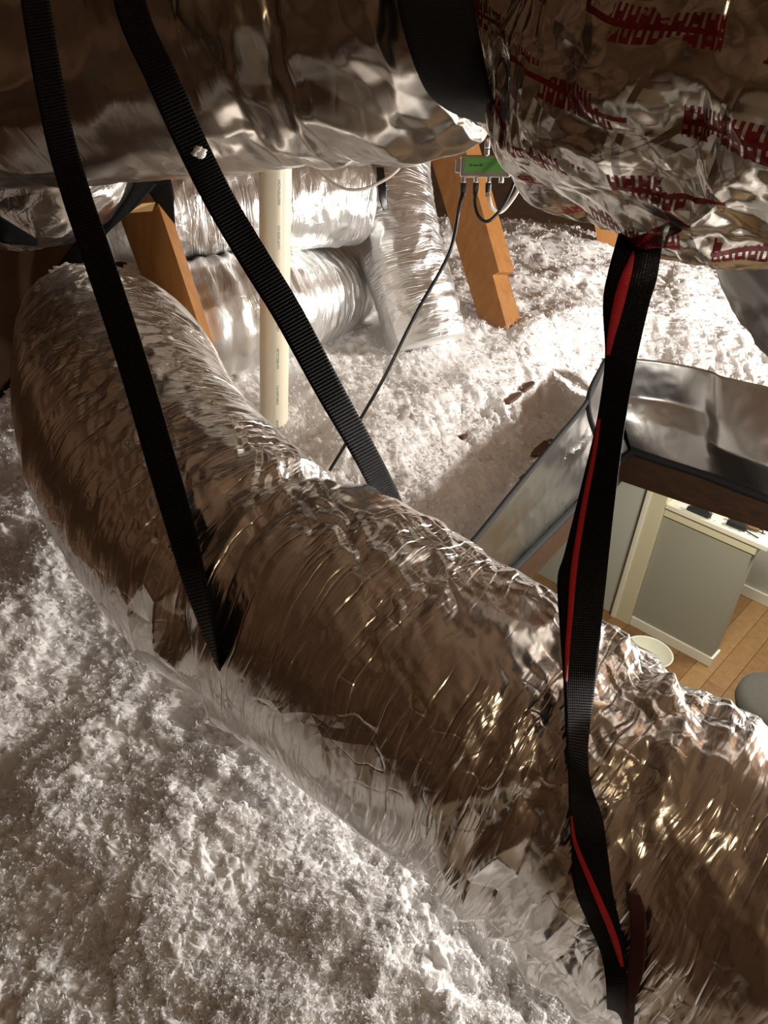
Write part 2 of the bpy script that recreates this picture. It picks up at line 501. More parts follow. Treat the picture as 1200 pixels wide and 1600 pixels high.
MAT['grey_cloth'] = simple('grey_cloth', (0.085, 0.08, 0.072), 0.9, noise=0.15, nscale=60)
MAT['bucket'] = simple('bucket_plastic', (0.60, 0.59, 0.50), 0.4)
MAT['tool'] = simple('tool_dark', (0.035, 0.037, 0.043), 0.4)
MAT['tool_wood'] = wood('tool_wood', (0.30, 0.14, 0.06), (0.40, 0.2, 0.09))
PLANK = [wood('plank_%d' % i, c1, c2, 1.0, 0.4, vec=(3, 3, 3), bump=0.05) for i, (c1, c2) in enumerate((
    ((0.24, 0.125, 0.048), (0.31, 0.175, 0.072)), ((0.20, 0.10, 0.038), (0.27, 0.148, 0.06)), ((0.27, 0.148, 0.06), (0.34, 0.20, 0.085))))]

# ------------------------------------------------------------------ hatch and house axes
O = Pz(972, 752, -1.50)                       # far left corner of the hatch opening, ceiling level
_l = Pz(848, 886, -1.50); e2 = (O - _l); e2[2] = 0; e2 /= np.linalg.norm(e2)
e1 = np.array([e2[1], -e2[0], 0.0])
HW, HL = 0.95, 1.95                           # hatch width and length
EZ = np.array([0, 0, 1.0])


def hatch(a, b, z):
    """a along e1 from the left edge, b along e2 back from the far edge (negative = towards us)"""
    return np.array([*(O + e1 * a + e2 * b)[:2], z + ZC])


def in_hatch(x, y, m=0.0, ml=0.05):
    dx, dy = x - O[0], y - O[1]
    a = dx * e1[0] + dy * e1[1]; b = dx * e2[0] + dy * e2[1]
    return (a > -min(m, ml)) & (a < HW + min(m, ml)) & (b > -HL - min(m, ml)) & (b < m)


# ------------------------------------------------------------------ ground profile of the insulation (relative to the lens)
def ground(x, y):
    x = np.asarray(x, dtype=float); y = np.asarray(y, dtype=float)
    z = np.interp(y, [-1, 0.6, 1.3, 2.0, 2.4, 3.0, 3.6, 4.3, 4.8, 5.6, 7.0], [-1.19, -1.19, -1.17, -1.09, -1.02, -0.96, -0.90, -0.815, -0.83, -1.12, -1.42])
    # the hatch collar keeps a hollow around it
    dx, dy = x - O[0], y - O[1]
    a = dx * e1[0] + dy * e1[1]; b = dx * e2[0] + dy * e2[1]
    da = np.maximum(np.maximum(-a, a - HW), 0); db = np.maximum(np.maximum(b, -HL - b), 0)
    dist = np.sqrt(da ** 2 + db ** 2)
    z = np.where(dist < 0.5, np.minimum(z, -1.16 + (z + 1.16) * np.clip((dist - 0.14) / 0.36, 0, 1)), z)
    # the heap under the far ducts
    z = z + 0.05 * np.exp(-((x + 0.55) ** 2 + (y - 2.9) ** 2) / 0.35)
    return z


# ------------------------------------------------------------------ attic shell
LX = -1.27                                    # left board wall
def quad_slab(name, pts, off, mat, parent=None, bevel=0):
    return prism(name, pts, np.asarray(off, dtype=float), mat, parent, bevel)

A = lambda x, y, z: np.array([x, y, z + ZC])
structure(quad_slab('wall_left', [A(LX, -2.6, -1.5), A(LX, 8.0, -1.5), A(LX, 8.0, 0.5), A(LX, -2.6, 0.5)], (-0.03, 0, 0), MAT['board']))
structure(quad_slab('wall_back', [A(LX, 8.0, -1.6), A(5.2, 8.0, -1.6), A(5.2, 8.0, 2.7), A(LX, 8.0, 2.7)], (0, 0.03, 0), MAT['board']))
structure(quad_slab('wall_front', [A(LX, -2.6, -1.6), A(5.2, -2.6, -1.6), A(5.2, -2.6, 2.7), A(LX, -2.6, 2.7)], (0, -0.03, 0), MAT['board']))
roof = thing('ceiling', None, None, A(1.7, 2.5, 2.2)); structure(roof)
quad_slab('roof_deck', [A(LX - 0.05, -2.6, 0.48), A(1.7, -2.6, 2.25), A(1.7, 8.0, 2.25), A(LX - 0.05, 8.0, 0.48)], (0, 0, 0.03), MAT['roof'], roof)
quad_slab('roof_deck', [A(1.7, -2.6, 2.25), A(5.2, -2.6, -1.5), A(5.2, 8.0, -1.5), A(1.7, 8.0, 2.25)], (0, 0, 0.03), MAT['roof'], roof)
for k in range(17):
    y = -2.3 + 0.61 * k
    quad_slab('rafter', [A(LX, y, 0.48), A(1.7, y, 2.25), A(1.7, y, 2.11), A(LX, y, 0.34)], (0, 0.038, 0), MAT['roof'], roof)
    quad_slab('rafter', [A(1.7, y, 2.25), A(5.2, y, -1.5), A(5.1, y, -1.6), A(1.7, y, 2.06)], (0, 0.038, 0), MAT['roof'], roof)

# ceiling drywall of the room below, with the hatch cut out, and joists seen as the dark hatch frame
bm = bmesh.new()
ins = [hatch(0, 0, -1.5), hatch(HW, 0, -1.5), hatch(HW, -HL, -1.5), hatch(0, -HL, -1.5)]
out = [hatch(-3.2, 5.2, -1.5), hatch(4.6, 5.2, -1.5), hatch(4.6, -5.5, -1.5), hatch(-3.2, -5.5, -1.5)]
for lvl in (0, 1):
    pass
vi = [bm.verts.new(tuple(p)) for p in ins]; vo = [bm.verts.new(tuple(p)) for p in out]
for i in range(4):
    j = (i + 1) % 4
    bm.faces.new([vi[i], vi[j], vo[j], vo[i]])
bmesh.ops.solidify(bm, geom=list(bm.faces), thickness=0.014)
structure(bm_obj('ceiling_lower', bm, MAT['drywall']))

# ------------------------------------------------------------------ room below
up_ = -2.886; A0 = Pz(983, 975, -3.956); A0[2] = 0
B0 = Pz(1108, 1042, -3.956); B0[2] = 0
ru = (B0 - A0); HLEN = np.linalg.norm(ru); ru /= HLEN
rv = np.array([-ru[1], ru[0], 0.0])           # away from us


def room(a, b, z):
    return A0 + ru * a + rv * b + EZ * z


floor = thing('floor', None, None, room(0.5, -0.5, 0)); structure(floor)
pw = 0.15
for i in range(-14, 22):
    off = (i * 0.47) % 1.3
    segs = [-3.4, -2.6 + off, -0.9 + off * 0.7, 1.6] if -2 < i < 14 else [-3.4, 1.6]
    for k in range(len(segs) - 1):
        b0, b1 = segs[k] + 0.001, segs[k + 1] - 0.001
        if b1 - b0 < 0.1: continue
        box_axes('plank', room(i * pw, b0, -0.018), ru * (pw - 0.003), rv * (b1 - b0), EZ * 0.018, PLANK[(i * 7 + k * 5) % 3], floor, 0.0015)
structure(box_axes('wall_right', room(-2.0, 1.2, 0), ru * 5.2, rv * 0.06, EZ * 2.44, MAT['wall_paint']))
structure(box_axes('baseboard_right', room(0.2, 1.178, 0), ru * 3.0, rv * 0.02, EZ * 0.11, MAT['white'], None, 0.006))
wl = structure(box_axes('wall_room', room(-2.6, 0.02, 0), ru * 2.44, rv * 0.1, EZ * 2.44, MAT['wall_paint']))
cas = thing('trim_1', None, None, room(-0.16, 0, 0)); structure(cas)
box_axes('casing_face', room(-0.125, -0.02, 0), ru * 0.125, rv * 0.16, EZ * 2.44, MAT['cream'], cas, 0.004)
box_axes('casing_bead', room(-0.165, -0.032, 0), ru * 0.042, rv * 0.05, EZ * 2.44, MAT['white'], cas, 0.008)
hw = thing('wall_half', None, None, room(0.36, 0.05, 0)); structure(hw)
CAPT = 1.185
box_axes('panel', room(0.002, 0.012, 0), ru * (HLEN - 0.014), rv * 0.13, EZ * (CAPT - 0.06), MAT['half_paint'], hw, 0.002)
box_axes('apron', room(0.002, -0.006, CAPT - 0.115), ru * (HLEN + 0.006), rv * 0.166, EZ * 0.075, MAT['cream'], hw, 0.004)
box_axes('cap', room(0.002, -0.03, CAPT - 0.04), ru * (HLEN + 0.075), rv * 0.22, EZ * 0.04, MAT['white'], hw, 0.006)
box_axes('baseboard', room(0.002, -0.004, 0), ru * (HLEN + 0.004), rv * 0.162, EZ * 0.085, MAT['white'], hw, 0.004)

# clutter on the cap of the half wall
pp = box_axes('paper_strip', room(0.06, -0.01, CAPT + 0.0005), ru * 0.62, rv * 0.085, EZ * 0.003, simple('paper_marked', (0.80, 0.78, 0.74), 0.8), None, 0.0004)
tag(pp, 'white paper strip with grey marks lying along the half wall cap', 'paper')
mk = simple('pencil_grey', (0.35, 0.35, 0.37), 0.8)
for k in range(9):
    box_axes('mark', room(0.10 + k * 0.062, 0.0 + 0.012 * (k % 3), CAPT + 0.0034), ru * 0.022, rv * 0.012, EZ * 0.0006, mk, pp, 0)
st = thing('staple_gun', 'dark grey hand tool at the left end of the half wall cap', 'tool', room(0.30, 0.06, CAPT))
prism('body', [room(0.15, -0.005, CAPT + 0.006), room(0.32, -0.005, CAPT + 0.006), room(0.325, -0.005, CAPT + 0.05), room(0.29, -0.005, CAPT + 0.085), room(0.21, -0.005, CAPT + 0.06), room(0.15, -0.005, CAPT + 0.035)], rv * 0.035, MAT['tool'], st, 0.004)
prism('handle', [room(0.19, 0.0, CAPT + 0.066), room(0.29, 0.0, CAPT + 0.095), room(0.285, 0.0, CAPT + 0.11), room(0.18, 0.0, CAPT + 0.078)], rv * 0.024, MAT['tool'], st, 0.003)
prism('nose', [room(0.305, 0.0, CAPT + 0.006), room(0.335, 0.0, CAPT + 0.006), room(0.335, 0.0, CAPT + 0.05), room(0.315, 0.0, CAPT + 0.05)], rv * 0.025, MAT['chrome'], st, 0.002)
pl = thing('pliers', 'black pliers with two thin handles open on the half wall cap', 'tool', room(0.52, 0.05, CAPT))
prism('grip', [room(0.44, 0.02, CAPT + 0.007), room(0.58, 0.03, CAPT + 0.007), room(0.58, 0.075, CAPT + 0.007), room(0.45, 0.085, CAPT + 0.007)], EZ * 0.04, MAT['black'], pl, 0.006)
cable('prong', [room(0.57, 0.04, CAPT + 0.02), room(0.62, 0.03, CAPT + 0.015), room(0.68, 0.02, CAPT + 0.012)], 0.005, MAT['black'], 16, 8, pl)
cable('prong', [room(0.57, 0.065, CAPT + 0.025), room(0.63, 0.085, CAPT + 0.025), room(0.70, 0.09, CAPT + 0.025)], 0.005, MAT['black'], 16, 8, pl)
wd = thing('wooden_handle', 'brown wooden handle lying behind the black pliers', 'tool', room(0.52, 0.12, CAPT))
tube_mesh('shaft', [list(room(0.42, 0.125, CAPT + 0.025)) + [0.016], list(room(0.52, 0.13, CAPT + 0.03)) + [0.026], list(room(0.60, 0.125, CAPT + 0.028)) + [0.022], list(room(0.645, 0.12, CAPT + 0.024)) + [0.014]], MAT['tool_wood'], 20, 12, parent=wd)
cable('hook', [room(0.64, 0.12, CAPT + 0.026), room(0.67, 0.118, CAPT + 0.03), room(0.675, 0.11, CAPT + 0.006)], 0.005, MAT['black'], 12, 8, wd)

# bucket in front of the half wall
bc = Pz(1014, 1017, -3.50); bc[2] = 0
bk = thing('bucket', 'translucent white plastic bucket on the floor before the half wall', 'bucket', bc)
bm = bmesh.new()
prof = [(0.0, 0.004), (0.128, 0.004), (0.134, 0.012), (0.160, 0.440), (0.170, 0.440), (0.171, 0.453), (0.166, 0.456), (0.156, 0.450), (0.130, 0.014), (0.0, 0.014)]
NS = 48; rings = []
for r_, z_ in prof:
    rings.append([bm.verts.new((bc[0] + r_ * math.cos(2 * math.pi * i / NS), bc[1] + r_ * math.sin(2 * math.pi * i / NS), z_)) for i in range(NS)] if r_ > 0 else [bm.verts.new((bc[0], bc[1], z_))])
for a_, b_ in zip(rings[:-1], rings[1:]):
    for i in range(NS):
        j = (i + 1) % NS
        if len(a_) == 1: bm.faces.new([a_[0], b_[j], b_[i]])
        elif len(b_) == 1: bm.faces.new([a_[i], a_[j], b_[0]])
        else: bm.faces.new([a_[i], a_[j], b_[j], b_[i]])
bm_obj('pail', bm, MAT['bucket'], bk, 0, True)
ring = [list(bc + np.array([0.1745 * math.cos(t), 0.1745 * math.sin(t), 0.42 - 0.14 * math.sin(max(0, t))])) for t in np.linspace(0.0, math.pi, 14)]
cable('handle', ring, 0.003, MAT['chrome'], 30, 6, bk)

# grey padded seat, only its rounded back shows
sc_ = Pz(1232, 1092, -3.36); sc_[2] = 0
ch = thing('padded_stool', 'grey padded round stool at the right edge on the wooden floor', 'stool', sc_)
def lathe(name, c, prof, mat, parent, ns=40):
    bm = bmesh.new(); rings = []
    for r_, z_ in prof:
        rings.append([bm.verts.new((c[0] + r_ * math.cos(2 * math.pi * i / ns), c[1] + r_ * math.sin(2 * math.pi * i / ns), c[2] + z_)) for i in range(ns)] if r_ > 0 else [bm.verts.new((c[0], c[1], c[2] + z_))])
    for a_, b_ in zip(rings[:-1], rings[1:]):
        for i in range(ns):
            j = (i + 1) % ns
            if len(a_) == 1: bm.faces.new([a_[0], b_[j], b_[i]])
            elif len(b_) == 1: bm.faces.new([a_[i], a_[j], b_[0]])
            else: bm.faces.new([a_[i], a_[j], b_[j], b_[i]])
    return bm_obj(name, bm, mat, parent, 0, True)
lathe('cushion', sc_, [(0, 0.44), (0.24, 0.44), (0.285, 0.46), (0.30, 0.50), (0.295, 0.55), (0.26, 0.585), (0.14, 0.598), (0, 0.60)], MAT['grey_cloth'], ch)
for k in range(4):
    t = k * math.pi / 2 + 0.5
    cable('leg', [sc_ + np.array([0.17 * math.cos(t), 0.17 * math.sin(t), 0.45]), sc_ + np.array([0.20 * math.cos(t), 0.20 * math.sin(t), 0.2]), sc_ + np.array([0.23 * math.cos(t), 0.23 * math.sin(t), 0.002])], 0.014, MAT['dark_wood'], 8, 8, ch)

# ------------------------------------------------------------------ hatch frame and foil tent
hf = thing('trim_2', None, None, hatch(HW / 2, 0, -1.5)); structure(hf)
ZB, ZT = -1.502, -1.365
hgt = EZ * (ZT - ZB)
box_axes('board', hatch(-0.04, 0, ZB), e1 * (HW + 0.08), e2 * 0.04, hgt, MAT['dark_wood'], hf)
box_axes('board', hatch(-0.04, -HL, ZB), e1 * 0.04, e2 * HL, hgt, MAT['dark_wood'], hf)
box_axes('board', hatch(HW, -HL, ZB), e1 * 0.04, e2 * HL, hgt, MAT['dark_wood'], hf)
box_axes('board', hatch(-0.04, -HL - 0.04, ZB), e1 * (HW + 0.08), e2 * 0.04, hgt, MAT['dark_wood'], hf)

tent = thing('hatch_tent', 'silver foil attic hatch tent with black taped edges around the opening', 'hatch cover', hatch(0.3, 0, -1.36))


def sheet(name, rows, mat, parent, nu=120, nv=40, wr=0.004, seed=0.0, thick=0.006):
    """rows: polylines bottom -> top; every one resampled and joined to a crinkled sheet with thickness"""
    rs = [catmull(r, nu)[0] for r in rows]
    k = len(rs); g = np.array(rs)
    t = np.linspace(0, k - 1, nv)
    i0 = np.clip(np.floor(t).astype(int), 0, k - 2); fr = (t - i0)
    V = g[i0] * (1 - fr)[:, None, None] + g[i0 + 1] * fr[:, None, None]
    du = np.gradient(V, axis=1); dv = np.gradient(V, axis=0)
    n = np.cross(du, dv); n /= np.linalg.norm(n, axis=2)[..., None] + 1e-9
    q = V.reshape(-1, 3)
    d = wr * (perlin(q * 6 + seed) + 0.6 * (1 - 2 * np.abs(perlin(q * 14 + seed))) + 0.25 * perlin(q * 45 + seed))
    fr_ = q + n.reshape(-1, 3) * d[:, None]
    bk_ = fr_ - n.reshape(-1, 3) * thick
    N = nu * nv
    idx = np.arange(N).reshape(nv, nu)
    f = np.stack([idx[:-1, :-1], idx[:-1, 1:], idx[1:, 1:], idx[1:, :-1]], axis=-1).reshape(-1, 4)
    per = np.concatenate([idx[0, :], idx[1:, -1], idx[-1, -2::-1], idx[-2:0:-1, 0]])
    pn = np.roll(per, -1)
    sides = np.stack([per, per + N, pn + N, pn], axis=1)
    faces = np.vstack([f, f[:, ::-1] + N, sides])
    L = np.cumsum(np.concatenate([[0], np.linalg.norm(np.diff(V[nv // 2], axis=0), axis=1)]))
    Hh = np.cumsum(np.concatenate([[0], np.linalg.norm(np.diff(V[:, nu // 2], axis=0), axis=1)]))
    uv1 = np.stack(np.meshgrid(L, Hh), axis=-1).reshape(-1, 2)
    return mesh_obj(name, np.vstack([fr_, bk_]), faces, mat, parent, True, np.vstack([uv1, uv1]))


TT = -0.985
far_top = [Pz(940, 560, TT), Pz(985, 560, TT), Pz(1050, 567, TT), Pz(1105, 578, TT), Pz(1130, 588, TT), Pz(1200, 604, TT), Pz(1300, 628, TT)]
zb = ZT + 0.004
far_bot = [hatch(0.0, 0.012, zb), hatch(0.08, 0.012, zb), hatch(0.19, 0.012, zb), hatch(0.29, 0.012, zb), hatch(0.38, 0.0, zb), hatch(0.53, -0.02, zb), hatch(0.78, -0.02, zb)]
mid1 = []
mid2 = []
for i, (a, b) in enumerate(zip(far_bot, far_top)):
    o1 = [0.01, 0.014, 0.014, 0.0, -0.035, -0.05, -0.045][i]
    o2 = [0.02, 0.045, 0.045, 0.015, -0.03, -0.035, -0.02][i]
    mid1.append(a * 0.65 + b * 0.35 + e2 * o1)
    mid2.append(a * 0.42 + b * 0.58 + e2 * o2 * 1.0)
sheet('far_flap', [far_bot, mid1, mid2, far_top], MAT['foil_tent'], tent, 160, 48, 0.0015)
lt = -1.02
left_top = [Pz(690, 905, lt), Pz(752, 832, lt), Pz(800, 772, lt), Pz(866, 692, lt), Pz(912, 636, lt), Pz(930, 602, -1.0), Pz(945, 566, TT)]
left_bot = [hatch(-0.012, -1.2, zb), hatch(-0.012, -0.95, zb), hatch(-0.012, -0.76, zb), hatch(-0.012, -0.5, zb), hatch(-0.012, -0.28, zb), hatch(-0.012, -0.12, zb), hatch(0.0, 0.0, zb)]
lmid = [a * 0.5 + b * 0.5 + e1 * -0.02 - EZ * 0.015 for a, b in zip(left_bot, left_top)]
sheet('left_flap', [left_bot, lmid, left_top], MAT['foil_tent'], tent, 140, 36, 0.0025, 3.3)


rt_bot = [hatch(HW + 0.012, 0.0, zb), hatch(HW + 0.012, -0.6, zb), hatch(HW + 0.012, -1.3, zb), hatch(HW + 0.012, -HL, zb)]
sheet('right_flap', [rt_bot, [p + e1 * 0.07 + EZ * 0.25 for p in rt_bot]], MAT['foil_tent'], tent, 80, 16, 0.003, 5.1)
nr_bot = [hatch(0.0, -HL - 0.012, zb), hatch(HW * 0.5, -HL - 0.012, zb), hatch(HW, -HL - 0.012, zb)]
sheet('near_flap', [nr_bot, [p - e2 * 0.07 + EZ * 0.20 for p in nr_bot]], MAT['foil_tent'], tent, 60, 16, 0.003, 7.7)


def edging(name, pts, r, parent):
    return tube_mesh(name, [list(p) + [r] for p in pts], MAT['tape'], 90, 8, parent=parent, start=(0.2, 0.3, 0.9))


edging('edge_tape', [p + EZ * 0.003 for p in left_top], 0.0085, tent)
edging('edge_tape', [p + EZ * 0.004 + e1 * 0.012 for p in left_bot], 0.013, tent)
edging('edge_tape', [p + EZ * 0.004 - e2 * 0.012 for p in far_bot], 0.016, tent)
edging('zipper', [Pz(946, 563, TT + 0.005), Pz(922, 612, -1.0), Pz(921, 648, -1.05), Pz(935, 690, -1.16), Pz(946, 720, -1.25)], 0.010, tent)

# ------------------------------------------------------------------ white blown-in insulation
def build_insulation():
    nt, nr = 580, 700
    th = np.linspace(math.radians(-58), math.radians(62), nt)
    rr = 0.20 * np.exp(np.linspace(0, math.log(7.2 / 0.20), nr))
    Rg, Tg = np.meshgrid(rr, th, indexing='ij')
    x = (Rg * np.sin(Tg)).ravel(); y = (Rg * np.cos(Tg)).ravel()
    z0 = ground(x, y)
    p = v3(x, y, np.zeros_like(x))
    wv = v3(perlin(p * 5 + 3.1), perlin(p * 5 + 17.7), np.zeros_like(x)) * 0.035
    q = p + wv
    rid = lambda s, o: 1 - 2 * np.abs(perlin(q * s + o))
    d = 0.045 * perlin(q * 2.1 + 5) + 0.030 * perlin(q * 5.5 + 1.3)
    lump = np.clip(0.55 + perlin(q * 3.4 + 40), 0.15, 1.2)
    d += lump * (-0.016 * rid(11, 9) + 0.013 * perlin(q * 24 + 2.2) + 0.010 * perlin(q * 48 + 8.2) * (1 + perlin(q * 9 + 3)))
    d += 0.005 * rid(60, 4.4) + 0.0042 * perlin(q * 100 + 5.1) + 0.0022 * rid(150, 6.6) + 0.0018 * perlin(q * 240 + 1)
    fade = np.clip((x - LX - 0.02) / 0.1, 0, 1)
    z = z0 + d * fade
    # sideways curl so clumps overhang
    x2 = x + 0.008 * perlin(v3(x, y, z) * 45 + 31) + 0.004 * perlin(v3(x, y, z) * 110 + 7)
    y2 = y + 0.008 * perlin(v3(x, y, z) * 45 + 77) + 0.004 * perlin(v3(x, y, z) * 110 + 55)
    verts = v3(x2, y2, z + ZC)
    idx = np.arange(nr * nt).reshape(nr, nt)
    f = np.stack([idx[:-1, :-1], idx[:-1, 1:], idx[1:, 1:], idx[1:, :-1]], axis=-1).reshape(-1, 4)[:, ::-1]
    cx = x[f].mean(1); cy = y[f].mean(1)
    keep = ~in_hatch(cx, cy, 0.12) & (cx > LX + 0.025) & (cx < 4.7)
    # the flap leans over the insulation: nothing grows through it
    f = f[keep]
    tri = np.vstack([f[:, [0, 1, 2]], f[:, [0, 2, 3]]])
    # the same heap goes on behind and beside the photographer, where only reflections see it
    tb = np.linspace(math.radians(62), math.radians(302), 90); rb_ = 0.20 * np.exp(np.linspace(0, math.log(7.2 / 0.20), 110))
    Rb, Tb = np.meshgrid(rb_, tb, indexing='ij'); xb = (Rb * np.sin(Tb)).ravel(); yb = (Rb * np.cos(Tb)).ravel()
    zb_ = ground(xb, yb) + 0.03 * perlin(v3(xb, yb, 0 * xb) * 5 + 1.3) + 0.02 * perlin(v3(xb, yb, 0 * xb) * 14)
    ib = np.arange(110 * 90).reshape(110, 90)
    fb = np.stack([ib[:-1, :-1], ib[:-1, 1:], ib[1:, 1:], ib[1:, :-1]], axis=-1).reshape(-1, 4)[:, ::-1]
    cxb, cyb = xb[fb].mean(1), yb[fb].mean(1); fb = fb[~in_hatch(cxb, cyb, 0.05) & (cxb > LX + 0.02) & (cyb > -2.5) & (cxb < 4.6)]
    rng = np.random.default_rng(5)
    vs, fs = [verts, v3(xb, yb, zb_ + ZC)], [tri, np.vstack([fb[:, [0, 1, 2]], fb[:, [0, 2, 3]]]) + len(verts)]; base = len(verts) + len(xb); nsoft = len(tri) + 2 * len(fb)
    # loose fibres: thin bent slivers
    NF = 90000
    r2 = 0.42 * np.exp(rng.random(NF) * math.log(3.6 / 0.42)); t2 = np.radians(rng.uniform(-40, 36, NF))
    fx, fy = r2 * np.sin(t2), r2 * np.cos(t2)
    dens = perlin(v3(fx, fy, np.zeros(NF)) * 9 + 3) + 0.6 * perlin(v3(fx, fy, np.zeros(NF)) * 28 + 13)
    ok = ~in_hatch(fx, fy, 0.15) & (fx > LX + 0.05) & (dens > rng.uniform(-0.5, 0.6, NF)); fx, fy, r2 = fx[ok], fy[ok], r2[ok]
    ki = np.clip(np.searchsorted(rr, r2), 0, nr - 1); kj = np.clip(np.searchsorted(th, np.arctan2(fx, fy)), 0, nt - 1)
    fz = z[idx[ki, kj]] + ZC
    m = len(fx)
    ln = (0.005 + 0.004 * r2) * rng.uniform(0.4, 1.6, m); wd_ = 0.0004 + 0.0005 * r2
    a = rng.uniform(0, 6.28, m); el_ = rng.uniform(0.1, 1.2, m)
    dirv = v3(np.cos(a) * np.cos(el_), np.sin(a) * np.cos(el_), np.sin(el_)); sd = v3(-np.sin(a), np.cos(a), np.zeros(m))
    b0 = v3(fx, fy, fz - 0.001)
    bend = v3(np.cos(a + 1), np.sin(a + 1), -0.4 * np.ones(m)) * (ln * 0.45)[:, None]
    q0 = b0 - sd * wd_[:, None]; q1 = b0 + sd * wd_[:, None]
    q2 = b0 + dirv * (ln * 0.55)[:, None] + sd * wd_[:, None]; q3 = b0 + dirv * (ln * 0.55)[:, None] - sd * wd_[:, None]
    q4 = b0 + dirv * ln[:, None] + bend
    vs.append(np.stack([q0, q1, q2, q3, q4], axis=1).reshape(-1, 3))
    k = np.arange(m) * 5 + base
    fs.append(np.vstack([np.stack([k, k + 1, k + 2], 1), np.stack([k, k + 2, k + 3], 1), np.stack([k + 3, k + 2, k + 4], 1)]))
    base += 5 * m; nbase = sum(len(k_) for k_ in fs)
    # torn flakes: small bent scales standing at every angle in the top centimetre
    NK = 300000
    r2 = 0.42 * np.exp(rng.random(NK) * math.log(5.0 / 0.42)); t2 = np.radians(rng.uniform(-40, 37, NK))
    fx, fy = r2 * np.sin(t2), r2 * np.cos(t2)
    dens = perlin(v3(fx, fy, np.zeros(NK)) * 11 + 7) + 0.8 * perlin(v3(fx, fy, np.zeros(NK)) * 32 + 23)
    ok = ~in_hatch(fx, fy, 0.15) & (fx > LX + 0.05) & (dens > rng.uniform(-0.45, 0.65, NK)); fx, fy, r2 = fx[ok], fy[ok], r2[ok]
    ki = np.clip(np.searchsorted(rr, r2), 0, nr - 1); kj = np.clip(np.searchsorted(th, np.arctan2(fx, fy)), 0, nt - 1)
    m = len(fx); sz = (0.0016 + 0.0014 * r2) * rng.uniform(0.5, 1.7, m)
    c = v3(fx, fy, z[idx[ki, kj]] + ZC + sz * rng.uniform(-0.5, 1.6, m))
    e = rng.normal(size=(m, 3)); e /= np.linalg.norm(e, axis=1)[:, None]
    g2 = np.cross(e, rng.normal(size=(m, 3))); g2 /= np.linalg.norm(g2, axis=1)[:, None]
    w2 = np.cross(e, g2)
    A_ = c + e * sz[:, None]; B_ = c + g2 * (sz * rng.uniform(0.4, 0.9, m))[:, None] + w2 * (sz * 0.3)[:, None]
    C_ = c - e * (sz * rng.uniform(0.5, 1.2, m))[:, None]; D_ = c - g2 * (sz * rng.uniform(0.4, 0.9, m))[:, None] + w2 * (sz * 0.4)[:, None]
    vs.append(np.stack([A_, B_, C_, D_], axis=1).reshape(-1, 3)); k = np.arange(m) * 4 + base
    fs.append(np.vstack([np.stack([k, k + 1, k + 2], 1), np.stack([k, k + 2, k + 3], 1)]))
    o = mesh_obj('loose_insulation', np.vstack(vs), np.vstack(fs), MAT['fluff'])
    o.data.materials.append(MAT['flake'])
    mi = np.zeros(len(o.data.polygons), dtype=np.int32); mi[nsoft:] = 1
    o.data.polygons.foreach_set('material_index', mi)
    tag(o, 'white blown-in loose insulation heaped over the whole attic floor', 'insulation', kind='stuff')
    return o


INS = build_insulation()

# ------------------------------------------------------------------ big foreground duct
def wrinkles(nn, along, circ, amp, seed, slant=0.0):
    """ridged folds that run round the duct"""
    def f(u, a, r):
        w = 0.35 * perlin(v3(u * 3, np.cos(a) * 0.7, np.sin(a) * 0.7) + seed)
        uu = u + slant * np.sin(a) * 0.1
        p = v3(uu * along + w, np.cos(a) * circ, np.sin(a) * circ) + seed
        return amp * (1 - 2.2 * np.abs(perlin(p)))
    return f


MP = [(2150, 1980, 0.70, 0.18), (1900, 1850, 0.71, 0.183), (1640, 1700, 0.735, 0.184), (1390, 1560, 0.785, 0.185), (1215, 1450, 0.83, 0.185), (1042, 1337, 0.885, 0.187), (862, 1207, 0.945, 0.190), (685, 1088, 1.01, 0.193), (532, 983, 1.08, 0.197),
      (402, 905, 1.15, 0.194), (300, 805, 1.235, 0.194), (220, 695, 1.345, 0.194), (188, 600, 1.50, 0.192), (168, 555, 1.70, 0.188), (152, 535, 1.90, 0.184), (142, 525, 2.08, 0.18)]
mpts = [list(P(x, y, d)) + [r] for x, y, d, r in MP]
_q, _s = catmull(mpts, 800)


def s_at(px, py, d):
    k = P(px, py, d)
    return _s[np.argmin(np.linalg.norm(_q[:, :3] - k, axis=1))]


S_A = s_at(420, 918, 1.14); S_D = s_at(930, 1180, 0.95)
_f1 = wrinkles(0, 34, 1.3, 1.0, 2.0, 0.6); _f2 = wrinkles(0, 75, 2.2, 1.0, 12.0, 0.6); _f3 = wrinkles(0, 15, 2.6, 1.0, 22.0, -0.8)
_f4 = wrinkles(0, 40, 9, 1.0, 32.0)


def warp(u, v, seed, k=0.02, f=6.0):
    p = v3(u * f, v * f, np.full_like(u, seed))
    return u + k * perlin(p), v + k * perlin(p + 31.7)


